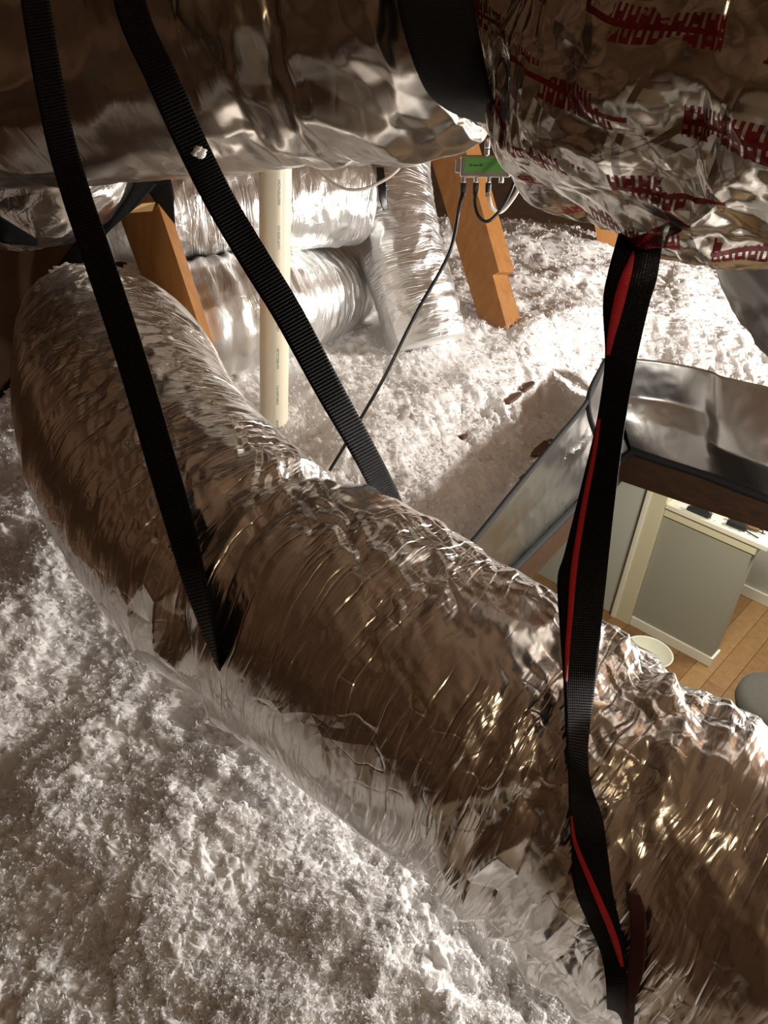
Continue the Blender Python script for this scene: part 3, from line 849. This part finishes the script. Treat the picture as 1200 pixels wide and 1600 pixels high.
def m_disp(u, a, r):
    v = a * 0.195
    right = np.clip((S_D + 0.34 - u) / 0.42, 0, 1)             # the loose, deeply folded end
    tight = np.clip(0.5 + 1.3 * perlin(v3(u * 4.5, v * 4.5, np.full_like(u, 5.5))), 0.06, 1.1)
    uw, vw = warp(u, v, 3.0)
    uf, vf = warp(u, v, 9.0, 0.012, 11.0)
    d = tight * (0.0020 * facet(uw * 24 + vw * 7, vw * 7 - uw * 5, 1) + 0.0011 * facet(uf * 55 - vf * 14, vf * 18 + uf * 9, 2))
    d += 0.0004 * facet(uf * 110 + vf * 25, vf * 45, 3)
    # bias of the folds to run round the duct
    d += (0.0012 + 0.0058 * right) * (1 - 2 * np.abs(facet(uw * 19 + vw * 3.2, vw * 4.5 - uw * 3, 4)))
    d += right * 0.009 * facet(uw * 10 - vw * 5, vw * 6 + uw * 2, 5)
    nz_ = TUBE_DIR[:, 2]
    rim = np.clip((nz_ - 0.45) / 0.35, 0, 1) * np.clip(0.7 + 1.5 * perlin(v3(u * 7, v * 7, np.full_like(u, 8.5))), 0, 1.2)
    d += rim * (0.0042 * facet(uf * 38 + vf * 11, vf * 30 - uf * 13, 7) + 0.0022 * facet(uf * 80 - vf * 30, vf * 66 + uf * 20, 8))
    for s0, w, dep in ((S_A, 0.05, 0.012), (S_D, 0.06, 0.005)):
        g = np.exp(-((u - s0) / w) ** 2)
        d += g * (-dep) + np.exp(-((u - s0) / (w * 1.6)) ** 2) * 0.016 * facet(u * 32 + v * 9, v * 16 - u * 8, 6)
    return d


DUCT = tube_mesh('flexible_duct', mpts, MAT['foil_big'], 1000, 420, m_disp)
tag(DUCT, 'large crinkled silver foil duct slung diagonally across the foreground', 'duct')
_me = DUCT.data
BV = BVHTree.FromPolygons([v.co for v in _me.vertices], [tuple(p.vertices) for p in _me.polygons])
CAMP = Vector((0, 0, ZC))


def snap(px, py, d, off):
    """rest a surveyed strap point on the duct if the duct lies behind it"""
    t = Vector(P(px, py, 1.0)) - CAMP
    hit = BV.ray_cast(CAMP, t.normalized())
    if hit[0] is None: return d
    dh = hit[3] / t.length
    return min(d, dh - off)

# ------------------------------------------------------------------ far ducts
def duct(name, rows, mat, label, nu, nv, disp):
    o = tube_mesh(name, [list(P(x, y, d)) + [r] for x, y, d, r in rows], mat, nu, nv, disp)
    return tag(o, label, 'duct')


_a1 = wrinkles(0, 46, 1.5, 1.0, 101); _a2 = wrinkles(0, 90, 3, 1.0, 141); _a3 = wrinkles(0, 12, 2.2, 1.0, 161)
def far_d(u, a, r):
    v = a * r; uw, vw = warp(u, v, 13.0)
    return 0.004 * facet(uw * 26 + vw * 4, vw * 8 - uw * 4, 11) + 0.002 * facet(uw * 55, vw * 18 + uw * 12, 12) + 0.004 * _a3(u, a, r)



def rib_d(u, a, r):                                        # wire coil showing through
    return 0.0035 * np.sin(u * 2 * math.pi / 0.042) + 0.002 * _a1(u, a, r) + 0.004 * _a3(u, a, r)


duct('flexible_duct', [(255, 512, 2.56, 0.185), (310, 502, 2.52, 0.192), (380, 488, 2.58, 0.19), (450, 472, 2.75, 0.184), (510, 455, 3.02, 0.178), (560, 440, 3.35, 0.17)], MAT['foil_far'],
     'ribbed silver duct lying lowest on the white insulation behind the pipe', 240, 160, rib_d)
duct('flexible_duct', [(120, 325, 2.36, 0.15), (210, 330, 2.40, 0.155), (300, 322, 2.46, 0.158), (430, 313, 2.56, 0.16), (520, 310, 2.66, 0.158), (560, 312, 2.70, 0.15)], MAT['foil_far'],
     'silver duct running level behind the pipe above the ribbed duct', 260, 160, far_d)
duct('flexible_duct', [(628, 120, 3.1, 0.12), (620, 220, 2.98, 0.13), (614, 300, 2.90, 0.145), (626, 390, 2.86, 0.153), (650, 470, 2.86, 0.15), (668, 540, 2.87, 0.145)], MAT['foil_far'],
     'bright silver branch duct dropping into the insulation left of the stud', 240, 150, far_d)
tie = ribbon('cable_tie', px_pairs([(588, 262, 2.62, 600, 262, 2.62), (590, 290, 2.58, 603, 290, 2.58), (594, 315, 2.58, 605, 315, 2.6), (600, 330, 2.6, 607, 328, 2.62)]), MAT['black'], 40, 0.004)
tag(tie, 'short black tie where the level duct meets the branch duct', 'tie')

# ------------------------------------------------------------------ upper ducts
_b1 = wrinkles(0, 14, 1.8, 1.0, 201); _b2 = wrinkles(0, 30, 4, 1.0, 241); _b3 = wrinkles(0, 6, 3, 1.0, 261)


def g_disp(u, a, r):
    v = a * 0.2; uw, vw = warp(u, v, 23.0, 0.03, 4.0)
    k = np.clip((u - 0.78) / 0.25, 0, 1)
    fold = np.exp(-((u - 0.92) / 0.05) ** 2) + 0.6 * np.exp(-((u - 0.70) / 0.03) ** 2)
    return 0.004 * _b3(u, a, r) + (0.002 + 0.010 * k) * facet(uw * 14 + vw * 5, vw * 9 - uw * 4, 21) + (0.0012 + 0.006 * k) * facet(uw * 34, vw * 22 + uw * 9, 22) + 0.008 * fold * facet(uw * 30, vw * 14, 23)


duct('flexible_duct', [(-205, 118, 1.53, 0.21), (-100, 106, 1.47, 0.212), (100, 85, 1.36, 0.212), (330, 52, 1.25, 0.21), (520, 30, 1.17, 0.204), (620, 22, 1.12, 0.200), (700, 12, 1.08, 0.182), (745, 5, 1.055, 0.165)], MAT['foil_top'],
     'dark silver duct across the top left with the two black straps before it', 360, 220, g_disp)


def h_disp(u, a, r):
    v = a * 0.2; uw, vw = warp(u, v, 43.0, 0.03, 5.0)
    return 0.014 * facet(uw * 11 + vw * 6, vw * 8 - uw * 5, 31) + 0.009 * facet(uw * 26 - vw * 9, vw * 22 + uw * 12, 32) + 0.007 * (1 - 2.5 * np.abs(perlin(v3(uw * 9 + vw * 6, vw * 9 - uw * 3, 0 * u + 4)))) + 0.003 * facet(uw * 60 + vw * 20, vw * 52 - uw * 22, 33)


duct('flexible_duct', [(775, -8, 1.035, 0.14), (830, -6, 1.00, 0.142), (900, 15, 0.955, 0.158), (1000, 55, 0.90, 0.195), (1100, 78, 0.845, 0.203), (1230, 90, 0.79, 0.19), (1420, 110, 0.735, 0.18), (1700, 140, 0.71, 0.18), (2100, 190, 0.69, 0.18)], MAT['foil_print'],
     'crumpled silver duct with red printed lettering in the top right corner', 420, 260, h_disp)
duct('flexible_duct', [(1240, 300, 1.15, 0.09), (1243, 370, 1.12, 0.105), (1262, 410, 1.12, 0.11), (1310, 480, 1.14, 0.11), (1390, 560, 1.2, 0.11), (1540, 660, 1.3, 0.11), (1720, 760, 1.42, 0.11), (1900, 850, 1.55, 0.11)], MAT['foil_shaded'],
     'shaded silver foil duct below the red printed duct at the right edge', 160, 120, lambda u, a, r: 0.004 * _b1(u, a, r) + 0.003 * _b2(u, a, r))
duct('flexible_duct', [(-100, 262, 1.98, 0.155), (-40, 272, 1.92, 0.16), (20, 278, 1.86, 0.162), (80, 272, 1.84, 0.15), (118, 255, 1.86, 0.13), (135, 225, 1.9, 0.12)], MAT['foil_big'],
     'small crinkled silver duct at the left edge below the dark duct', 160, 120, lambda u, a, r: 0.006 * _b1(u, a, r) + 0.003 * _b2(u, a, r))

# ------------------------------------------------------------------ lumber
lp = [(640, 110), (694, 96), (724, 222), (780, 425), (769, 430), (790, 505), (800, 560), (768, 570), (749, 502), (671, 241)]
LD = 3.12
l2 = prism('stud', [P(x, y, LD + 0.07 - (x - 750) * 0.0016) for x, y in lp], P(749, 230, LD + 0.20) - P(724, 224, LD + 0.11), MAT['lumber'])
tag(l2, 'notched orange wooden stud leaning behind the green splitter', 'stud')
f0 = [P(150, 240, 2.17), P(221, 240, 2.01), P(348, 620, 2.01), P(290, 620, 2.17)]
l1 = prism('stud', f0, P(256, 312, 2.06) - P(238, 304, 2.01), MAT['lumber'])
tag(l1, 'orange wooden stud slanting behind the left end of the big duct', 'stud')
sp_ = prism('splinter', [P(197, 333, 1.99), P(222, 318, 1.99), P(243, 316, 2.0), (P(238, 330, 2.0))], P(220, 325, 2.012) - P(220, 325, 2.0), simple('raw_wood', (0.66, 0.42, 0.17), 0.7), l1, 0)
f0 = [P(905, 190, 4.15), P(948, 190, 4.15), P(968, 400, 4.15), P(936, 400, 4.15)]
l3 = prism('stud', f0, P(960, 300, 4.24) - P(954, 300, 4.15), MAT['lumber'])
tag(l3, 'short visible end of an orange stud under the printed duct', 'stud')

# ------------------------------------------------------------------ plastic vent pipe
def pipe_mat():
    k = NT('pipe_plastic'); k.set(Roughness=0.32)
    uv = k.n('ShaderNodeUVMap'); sp = k.n('ShaderNodeSeparateXYZ'); k.l(uv, 0, sp, 0)
    u, v = sp.outputs[0], sp.outputs[1]
    band = k.math('MULTIPLY', k.math('GREATER_THAN', v, PV0), k.math('LESS_THAN', v, PV0 + 0.028))
    seg = k.math('LESS_THAN', k.math('FRACT', k.math('MULTIPLY', u, 8.5)), 0.55)
    mp = k.n('ShaderNodeMapping'); mp.inputs['Scale'].default_value = (120, 95, 1); k.l(uv, 0, mp, 0)
    nz = k.n('ShaderNodeTexVoronoi', feature='F1', distance='CHEBYCHEV'); nz.inputs['Scale'].default_value = 1; k.l(mp, 0, nz, 'Vector')
    ink = k.math('GREATER_THAN', nz.outputs['Distance'], 0.28)
    m = k.math('MULTIPLY', k.math('MULTIPLY', band, seg), k.math('MULTIPLY', ink, 0.75))
    mx = k.n('ShaderNodeMix', data_type='RGBA'); mx.inputs[6].default_value = (0.78, 0.72, 0.56, 1); mx.inputs[7].default_value = (0.20, 0.30, 0.24, 1)
    k.t.links.new(m, mx.inputs[0]); k.l(mx, 2, k.b, 'Base Color')
    return k.m


PV0 = 0.55
pb = Pz(428, 660, -1.06); pb0 = pb.copy(); pb0[2] = ZC - 1.45
pr = 0.0445
MAT['pipe'] = pipe_mat()
pipe = tube_mesh('vent_pipe', [[pb[0], pb[1], z, pr] for z in np.linspace(ZC - 1.45, ZC + 1.3, 6)], MAT['pipe'], 30, 48, start=(0, 1, 0))
tag(pipe, 'cream plastic vent pipe standing upright in the insulation', 'pipe')

# ------------------------------------------------------------------ straps
def strap_rows(rows):
    """rows: (x, y, depth, half width in m, tilt in degrees, snap offset or None) -> world pairs"""
    pts = [(x, y, snap(x, y, d, off) if off else d) for x, y, d, w, t, off in rows]
    out = []
    for i, (x, y, d, w, t, off) in enumerate(rows):
        c = P(*pts[i])
        a = np.array(pts[max(0, i - 1)][:2]); b = np.array(pts[min(len(pts) - 1, i + 1)][:2])
        dr = (b - a) / (np.linalg.norm(b - a) + 1e-9)
        nrm = np.array([dr[1], -dr[0]])             # to the right when heading down
        k = w * F / pts[i][2] * math.cos(math.radians(t))
        dz = w * math.sin(math.radians(t))
        out.append(np.concatenate([P(x - nrm[0] * k, y - nrm[1] * k, pts[i][2] - dz), P(x + nrm[0] * k, y + nrm[1] * k, pts[i][2] + dz)]))
    return out


hwid = 0.0195
ra = [(40, -150, 1.02, hwid, 10, None), (55, 0, 1.02, hwid, 10, None), (88, 190, 1.02, hwid, 10, None), (118, 300, 1.02, hwid, 5, None), (152, 400, 1.01, hwid, 0, None), (205, 560, 1.0, hwid, -10, 0.012),
      (252, 720, 0.985, hwid, -12, 0.024), (284, 830, 0.97, hwid, -25, 0.026), (303, 905, 0.96, hwid, -45, 0.024), (322, 975, 0.965, hwid, -66, 0.018), (336, 1030, 1.01, hwid, -80, 0.004)]
pa = strap_rows(ra)
under = []
# round the underside of the duct: the part of a circle about the duct axis that runs from the near to the far side
iA = np.argmin(np.linalg.norm(_q[:, :3] - P(420, 918, 1.14), axis=1)); cA = _q[iA, :3]
axA = -(_q[iA + 8, :3] - _q[iA - 8, :3]); axA /= np.linalg.norm(axA)
r0 = P(336, 1030, snap(336, 1030, 2, 0.003)) - cA; r1 = P(600, 765, 1.30) - cA
h0, h1 = r0 @ axA, r1 @ axA
p0 = r0 - axA * h0; p0 /= np.linalg.norm(p0); qd = np.cross(axA, p0)
if qd[2] > 0: qd = -qd
p1 = r1 - axA * h1; an1 = math.atan2(p1 @ qd, p1 @ p0) % (2 * math.pi)
for k in range(1, 9):
    t = 0.06 + 0.90 * k / 8.0
    c = cA + (p0 * math.cos(an1 * t) + qd * math.sin(an1 * t)) * (0.172 if k < 5 else 0.196) + axA * (h0 * (1 - t) + h1 * t)
    under.append(np.concatenate([c - axA * 0.018, c + axA * 0.018]))
rb = [(185, -150, 1.0, 0.0205, 0, None), (205, 10, 1.0, 0.0205, 0, None), (252, 120, 1.0, 0.0205, 0, None), (304, 235, 1.02, 0.0205, 0, None), (346, 318, 1.03, 0.0205, 10, None), (402, 412, 1.045, 0.0205, 0, None),
      (450, 490, 1.06, 0.0205, 5, None), (512, 605, 1.08, 0.0205, 20, None), (560, 690, 1.10, 0.0205, 30, None), (592, 750, 1.13, 0.0205, 30, None), (612, 792, 1.18, 0.0205, 30, None), (628, 840, 1.225, 0.0205, 30, None), (634, 890, 1.25, 0.0205, 30, None)]
pb_ = strap_rows(rb)
sling = ribbon('duct_strap', pa, MAT['strap'], 260, 0.002, cross=9)
tag(sling, 'ribbed black strap hanging at the left and hooked under the big duct', 'strap')
ribbon('loop_edge', px_pairs([(372, 1122, 1.105, 377, 1120, 1.105), (380, 1140, 1.115, 387, 1138, 1.115), (388, 1156, 1.125, 395, 1154, 1.125), (397, 1172, 1.14, 401, 1170, 1.14)]), MAT['strap'], 20, 0.002, parent=sling)
ribbon('under_loop', [pa[-1]] + under, MAT['strap'], 60, 0.002, parent=sling)
sb = ribbon('duct_strap', pb_, MAT['strap'], 260, 0.002, cross=9)
tag(sb, 'ribbed black strap crossing before the vent pipe and ending behind the big duct', 'strap')

# wide strap between the two top ducts
rc = [(600, -150, 0.86, 715, -150, 0.90), (620, 0, 0.862, 738, 0, 0.865), (634, 60, 0.868, 750, 62, 0.868), (650, 108, 0.885, 761, 115, 0.88), (672, 148, 0.92, 769, 152, 0.90), (706, 174, 0.96, 775, 176, 0.94), (745, 188, 1.0, 782, 196, 1.0), (752, 186, 1.08, 796, 196, 1.09)]
wc = ribbon('duct_strap', px_pairs(rc), MAT['strap_flat'], 120, 0.003, cross=13)
tag(wc, 'wide flat black strap between the dark duct and the printed duct', 'strap')

# long strap with a red stripe
rd = [(985, 300, 0.93, 1052, 310, 0.93), (970, 352, 0.90, 1038, 362, 0.90), (950, 425, 0.87, 1027, 432, 0.865), (942, 475, 0.865, 1014, 478, 0.856), (945, 560, 0.845, 995, 562, 0.835), (934, 650, 0.832, 978, 652, 0.815), (912, 745, 0.82, 965, 748, 0.80),
      (883, 860, 0.80, 952, 862, 0.79), (871, 905, 0.79, 947, 908, 0.785), (875, 985, 0.77, 938, 988, 0.775), (881, 1065, 0.755, 930, 1068, 0.77), (884, 1130, 0.748, 921, 1132, 0.772)]
D_OFF = 0.010


def drow(rows):
    out = []
    for xl, yl, dl, xr, yr, dr in rows:
        out.append((xl, yl, snap(xl, yl, dl, D_OFF), xr, yr, snap(xr, yr, dr, D_OFF)))
    return out


rd2 = [(886, 1170, 0.742, 918, 1178, 0.768), (888, 1210, 0.738, 923, 1225, 0.752), (890, 1265, 0.74, 940, 1275, 0.742), (893, 1330, 0.755, 950, 1335, 0.74), (898, 1390, 0.775, 957, 1392, 0.75), (918, 1440, 0.80, 968, 1440, 0.775), (941, 1495, 0.83, 977, 1495, 0.805), (948, 1560, 0.85, 981, 1560, 0.83), (950, 1640, 0.87, 986, 1640, 0.86)]
px_rows_top = rd[:2]
allD = px_rows_top + drow(rd[2:] + rd2)
sd_ = ribbon('duct_strap', px_pairs(allD), MAT['strap_fine'], 420, 0.002, cross=13)
tag(sd_, 'long twisted black strap with a red stripe over the big duct', 'strap')


def stripe(rows, off=0.003):
    """red thread line woven into the strap: rows (x, y, half width px)"""
    bvD = BVHTree.FromPolygons([v.co for v in sd_.data.vertices], [tuple(p.vertices) for p in sd_.data.polygons])
    out = []
    for x, y, hwx in rows:
        dd = []
        for xx in (x - hwx, x + hwx):
            t = Vector(P(xx, y, 1.0)) - CAMP
            h = bvD.ray_cast(CAMP, t.normalized())
            dd.append((h[3] / t.length) if h[0] is not None else None)
        d0 = [d for d in dd if d is not None]
        if not d0: continue
        m = min(d0) - 0.0012
        out.append((x - hwx, y, (dd[0] - 0.0012) if dd[0] else m, x + hwx, y, (dd[1] - 0.0012) if dd[1] else m))
    o = ribbon('red_stripe', px_pairs(out), MAT['red'], 160, 0.0012, parent=sd_, cross=3)
    o['label'] = 'red woven stripe'
    return o


stripe([(990, 392, 1.0), (985, 410, 5), (978, 432, 8), (969, 465, 9), (962, 495, 8), (955, 525, 6), (950, 555, 3.0)])
stripe([(936, 655, 2.5), (931, 690, 3.2), (924, 730, 3.8), (917, 765, 4.2), (908, 815, 4.6), (900, 865, 5), (895, 905, 5), (891, 960, 4.2), (887, 1010, 3.6), (884.5, 1065, 1.5)])
stripe([(893, 1275, 1.0), (897, 1310, 3), (907, 1340, 4), (922, 1375, 5), (937, 1410, 5.5), (952, 1445, 5.5), (964, 1480, 5), (972, 1510, 2.5)])
tail = ribbon('strap_tail', px_pairs(drow([(978, 1390, 0.84, 1000, 1398, 0.83), (984, 1430, 0.84, 1009, 1430, 0.83), (985, 1470, 0.85, 1009, 1472, 0.835), (982, 1510, 0.86, 1005, 1520, 0.85), (978, 1550, 0.87, 994, 1560, 0.86), (974, 1590, 0.88, 990, 1600, 0.87)])), MAT['red_dark'], 60, 0.0025, parent=sd_)
tail['label'] = 'dark red folded tail end'

# strap looped over the left stud
re = [(98, 430, 1.93, 0.018, 30, None), (150, 360, 1.93, 0.021, 20, None), (200, 305, 1.93, 0.024, 10, None), (232, 268, 1.94, 0.028, 0, None)]
pe = px_pairs([(90, 416, 1.95, 116, 432, 1.94), (140, 348, 1.94, 166, 366, 1.93), (178, 292, 1.94, 214, 322, 1.93), (200, 258, 1.95, 244, 288, 1.94)])
pe2 = px_pairs([(204, 262, 1.945, 262, 258, 1.95), (222, 288, 1.96, 268, 284, 1.96), (238, 308, 1.99, 272, 306, 1.99), (244, 322, 2.02, 272, 322, 2.02), (249, 370, 2.08, 275, 370, 2.09), (258, 420, 2.14, 277, 420, 2.16), (266, 470, 2.2, 279, 470, 2.22)])
se = ribbon('duct_strap', pe2, MAT['strap'], 120, 0.003)
tag(se, 'short black strap looped over the left stud beneath the dark duct', 'strap')
ribbon('second_leg', pe, MAT['strap_flat'], 60, 0.003, parent=se)
sr_ = ribbon('duct_strap', px_pairs([(1130, 384, 0.93, 1140, 396, 0.94), (1150, 362, 0.92, 1162, 392, 0.93), (1180, 345, 0.91, 1188, 384, 0.92), (1230, 325, 0.90, 1235, 372, 0.91)]), MAT['strap_flat'], 50, 0.003)
tag(sr_, 'short black strap between the printed duct and shaded duct at right', 'strap')
sj = ribbon('duct_strap', px_pairs([(-70, 300, 1.66, -60, 345, 1.67), (0, 338, 1.67, -4, 376, 1.67), (30, 356, 1.68, 20, 382, 1.68), (62, 376, 1.7, 60, 384, 1.7)]), MAT['strap_flat'], 50, 0.003)  # dark shape under the small duct, made as a flat black band
tag(sj, 'black band under the small duct at the left edge', 'strap')

# ------------------------------------------------------------------ green splitter and its cables
sx = P(758, 260, 1.70)
spl = thing('cable_splitter', 'small cable splitter with green label hanging before the notched stud', 'splitter', sx)
ux = P(795, 260, 1.70) - P(720, 260, 1.70); ux /= np.linalg.norm(ux)
uy = np.array([0, 0, 1.0]); uy -= ux * (uy @ ux); uy /= np.linalg.norm(uy)
uz = np.cross(ux, uy)
sg = lambda a, b, c: sx + ux * a + uy * b + uz * c
box_axes('housing', sg(-0.055, -0.022, -0.012), ux * 0.112, uy * 0.044, uz * 0.02, MAT['chrome'], spl, 0.004)
box_axes('label_plate', sg(-0.046, -0.011, 0.008), ux * 0.098, uy * 0.030, uz * 0.0012, simple('label_green', (0.06, 0.21, 0.02), 0.5), spl, 0.0004)
ink = simple('label_ink', (0.015, 0.04, 0.008), 0.6)
for a, w, h in ((-0.036, 0.006, 0.004), (-0.028, 0.012, 0.003), (-0.014, 0.006, 0.005), (0.030, 0.005, 0.005), (0.036, 0.004, 0.003)):
    box_axes('print', sg(a, 0.0015, 0.0092), ux * w, uy * h, uz * 0.0005, ink, spl, 0)
for sgn in (-1, 1):
    box_axes('ear', sg(0.055 * sgn + (0.0 if sgn > 0 else -0.010), -0.014, -0.010), ux * 0.010, uy * 0.028, uz * 0.005, MAT['chrome'], spl, 0.002)
ports = [-0.046, -0.018, 0.010, 0.038]
for a in ports:
    pt = tube_mesh('port', [list(sg(a, -0.020, 0)) + [0.0055], list(sg(a, -0.028, 0)) + [0.0055], list(sg(a, -0.034, 0)) + [0.0055]], MAT['chrome'], 6, 16, parent=spl)
tube_mesh('port', [list(sg(0.002, 0.020, 0)) + [0.0055], list(sg(0.002, 0.028, 0)) + [0.0055], list(sg(0.002, 0.036, 0)) + [0.0055]], MAT['chrome'], 6, 16, parent=spl)


def plug(a, parent):
    tube_mesh('connector', [list(sg(a, -0.034, 0)) + [0.0068], list(sg(a, -0.046, 0)) + [0.0068], list(sg(a, -0.062, 0)) + [0.005]], MAT['black'], 8, 14, parent=parent)


end = P(533, 706, 2.02)
c1 = cable('coaxial_cable', [sg(ports[0], -0.055, 0), P(718, 320, 1.705), P(707, 380, 1.73), P(690, 420, 1.76), P(650, 490, 1.80), P(600, 590, 1.86), P(560, 660, 1.92), P(534, 704, 1.97), P(515, 735, 2.0)], 0.0042, MAT['coax'], 120, 10)
tag(c1, 'black cable running from the splitter down to the insulation', 'cable'); plug(ports[0], c1)
c2 = cable('coaxial_cable', [sg(ports[1], -0.055, 0), P(742, 318, 1.70), P(748, 338, 1.69), P(762, 346, 1.685), P(780, 330, 1.68), P(797, 300, 1.67), P(812, 255, 1.66), P(824, 205, 1.64), P(835, 150, 1.62)], 0.0038, MAT['coax'], 90, 10)
tag(c2, 'black cable looping from the splitter up behind the printed duct', 'cable'); plug(ports[1], c2)
c3 = cable('coaxial_cable', [sg(ports[2], -0.055, 0), P(764, 308, 1.71), P(769, 325, 1.72), P(782, 331, 1.73), P(800, 312, 1.73), P(818, 280, 1.72), P(832, 240, 1.70), P(842, 205, 1.68), P(850, 150, 1.66)], 0.0044, MAT['coax_white'], 90, 10)
tag(c3, 'thick white cable rising right of the splitter behind the printed duct', 'cable'); plug(ports[2], c3)
c4 = cable('coaxial_cable', [sg(0.002, 0.034, 0), P(762, 225, 1.70), P(763, 200, 1.70), P(762, 120, 1.68)], 0.0026, MAT['coax'], 30, 8)
tag(c4, 'thin black cable rising from the top of the splitter', 'cable')
tube_mesh('connector', [list(sg(0.002, 0.036, 0)) + [0.0062], list(sg(0.002, 0.048, 0)) + [0.0062], list(sg(0.002, 0.058, 0)) + [0.0045]], MAT['chrome'], 8, 14, parent=c4)
c5 = cable('thin_wire', [P(470, 225, 1.75), P(485, 252, 1.74), P(508, 276, 1.73), P(535, 294, 1.72), P(565, 296, 1.71), P(595, 284, 1.70), P(618, 268, 1.69), P(632, 248, 1.68), P(640, 215, 1.66)], 0.0035, MAT['coax_white'], 80, 8)
tag(c5, 'thin cream wire sagging below the dark duct beside the pipe', 'wire')

# ------------------------------------------------------------------ debris and stray clumps
def ground_at(px, py):
    z = -1.0
    for _ in range(6):
        p = Pz(px, py, z); z = float(ground(p[0], p[1]))
    return Pz(px, py, z)


_bvi = BVHTree.FromPolygons([v.co for v in INS.data.vertices], [tuple(p.vertices) for p in INS.data.polygons])


def on_ins(px, py):
    t = Vector(P(px, py, 1.0)) - CAMP
    h = _bvi.ray_cast(CAMP, t.normalized())
    return np.array(h[0]) if h[0] is not None else ground_at(px, py)


def scrap(px0, py0, px1, py1, w, label, name='wood_scrap', cat='wood scrap', hgt=0.012, mat='debris'):
    a, b = on_ins(px0, py0), on_ins(px1, py1)
    ax = b - a; L = np.linalg.norm(ax); axn = ax / L
    sd = np.cross(axn, EZ); sd /= np.linalg.norm(sd); nn = np.cross(sd, axn)
    poly = [a - sd * w * 0.8, a + axn * L * 0.3 - sd * w, a + axn * L * 0.8 - sd * w * 0.9, b - sd * w * 0.4, b + sd * w * 0.7, a + axn * L * 0.6 + sd * w, a + axn * L * 0.1 + sd * w * 0.9]
    o = prism(name, [p - nn * hgt * 0.2 for p in poly], nn * hgt, MAT[mat], None, 0.001)
    return tag(o, label, cat)


scrap(789, 632, 812, 616, 0.013, 'brown stick lying lower of two on the shaded insulation')
scrap(814, 612, 833, 599, 0.013, 'brown stick lying upper of two on the shaded insulation')
scrap(719, 686, 729, 682, 0.010, 'tiny brown chip alone on the white insulation')
scrap(838, 716, 866, 690, 0.030, 'reddish brown scrap lying against the left hatch flap', 'paper_scrap', 'scrap', 0.010)
scrap(816, 752, 838, 736, 0.016, 'small brown flake beside the left hatch flap', 'paper_scrap', 'scrap', 0.008)


def clump(c, r, label, seed, sx=1.0):
    bm = bmesh.new(); bmesh.ops.create_icosphere(bm, subdivisions=4, radius=1.0)
    v = np.array([k.co[:] for k in bm.verts])
    d = 1 + 0.55 * perlin(v * 1.4 + seed) + 0.35 * perlin(v * 3.5 + seed) + 0.22 * perlin(v * 8 + seed)
    f = [[k.index for k in q.verts] for q in bm.faces]; bm.free()
    v = v * d[:, None] * np.array([r * sx, r, r * 0.75]) + c
    o = mesh_obj('insulation_clump', v, np.array(f), MAT['fluff'])
    return tag(o, label, 'insulation clump')


clump(P(108, 433, 1.86), 0.030, 'white fluff clump on the far left end of the big duct', 3.0, 1.4)
clump(P(312, 238, 0.998), 0.008, 'small white tuft stuck on the strap crossing the vent pipe', 9.0, 1.0)
clump(P(240, 845, snap(240, 845, 2, 0.0)), 0.004, 'tiny white fluff curl on the dark side of the big duct', 19.0, 0.7)

# ------------------------------------------------------------------ kinds that occur more than once
GROUPS = {'flexible_duct': 'flexible foil ducts', 'duct_strap': 'black hanging straps', 'stud': 'wooden studs', 'coaxial_cable': 'cables of the splitter',
          'wood_scrap': 'wood scraps on the insulation', 'paper_scrap': 'brown scraps by the hatch flap', 'insulation_clump': 'stray clumps of insulation'}
for o in S.objects:
    k = o.name.split('.')[0]
    if o.parent is None and k in GROUPS and 'category' in o: o['group'] = GROUPS[k]
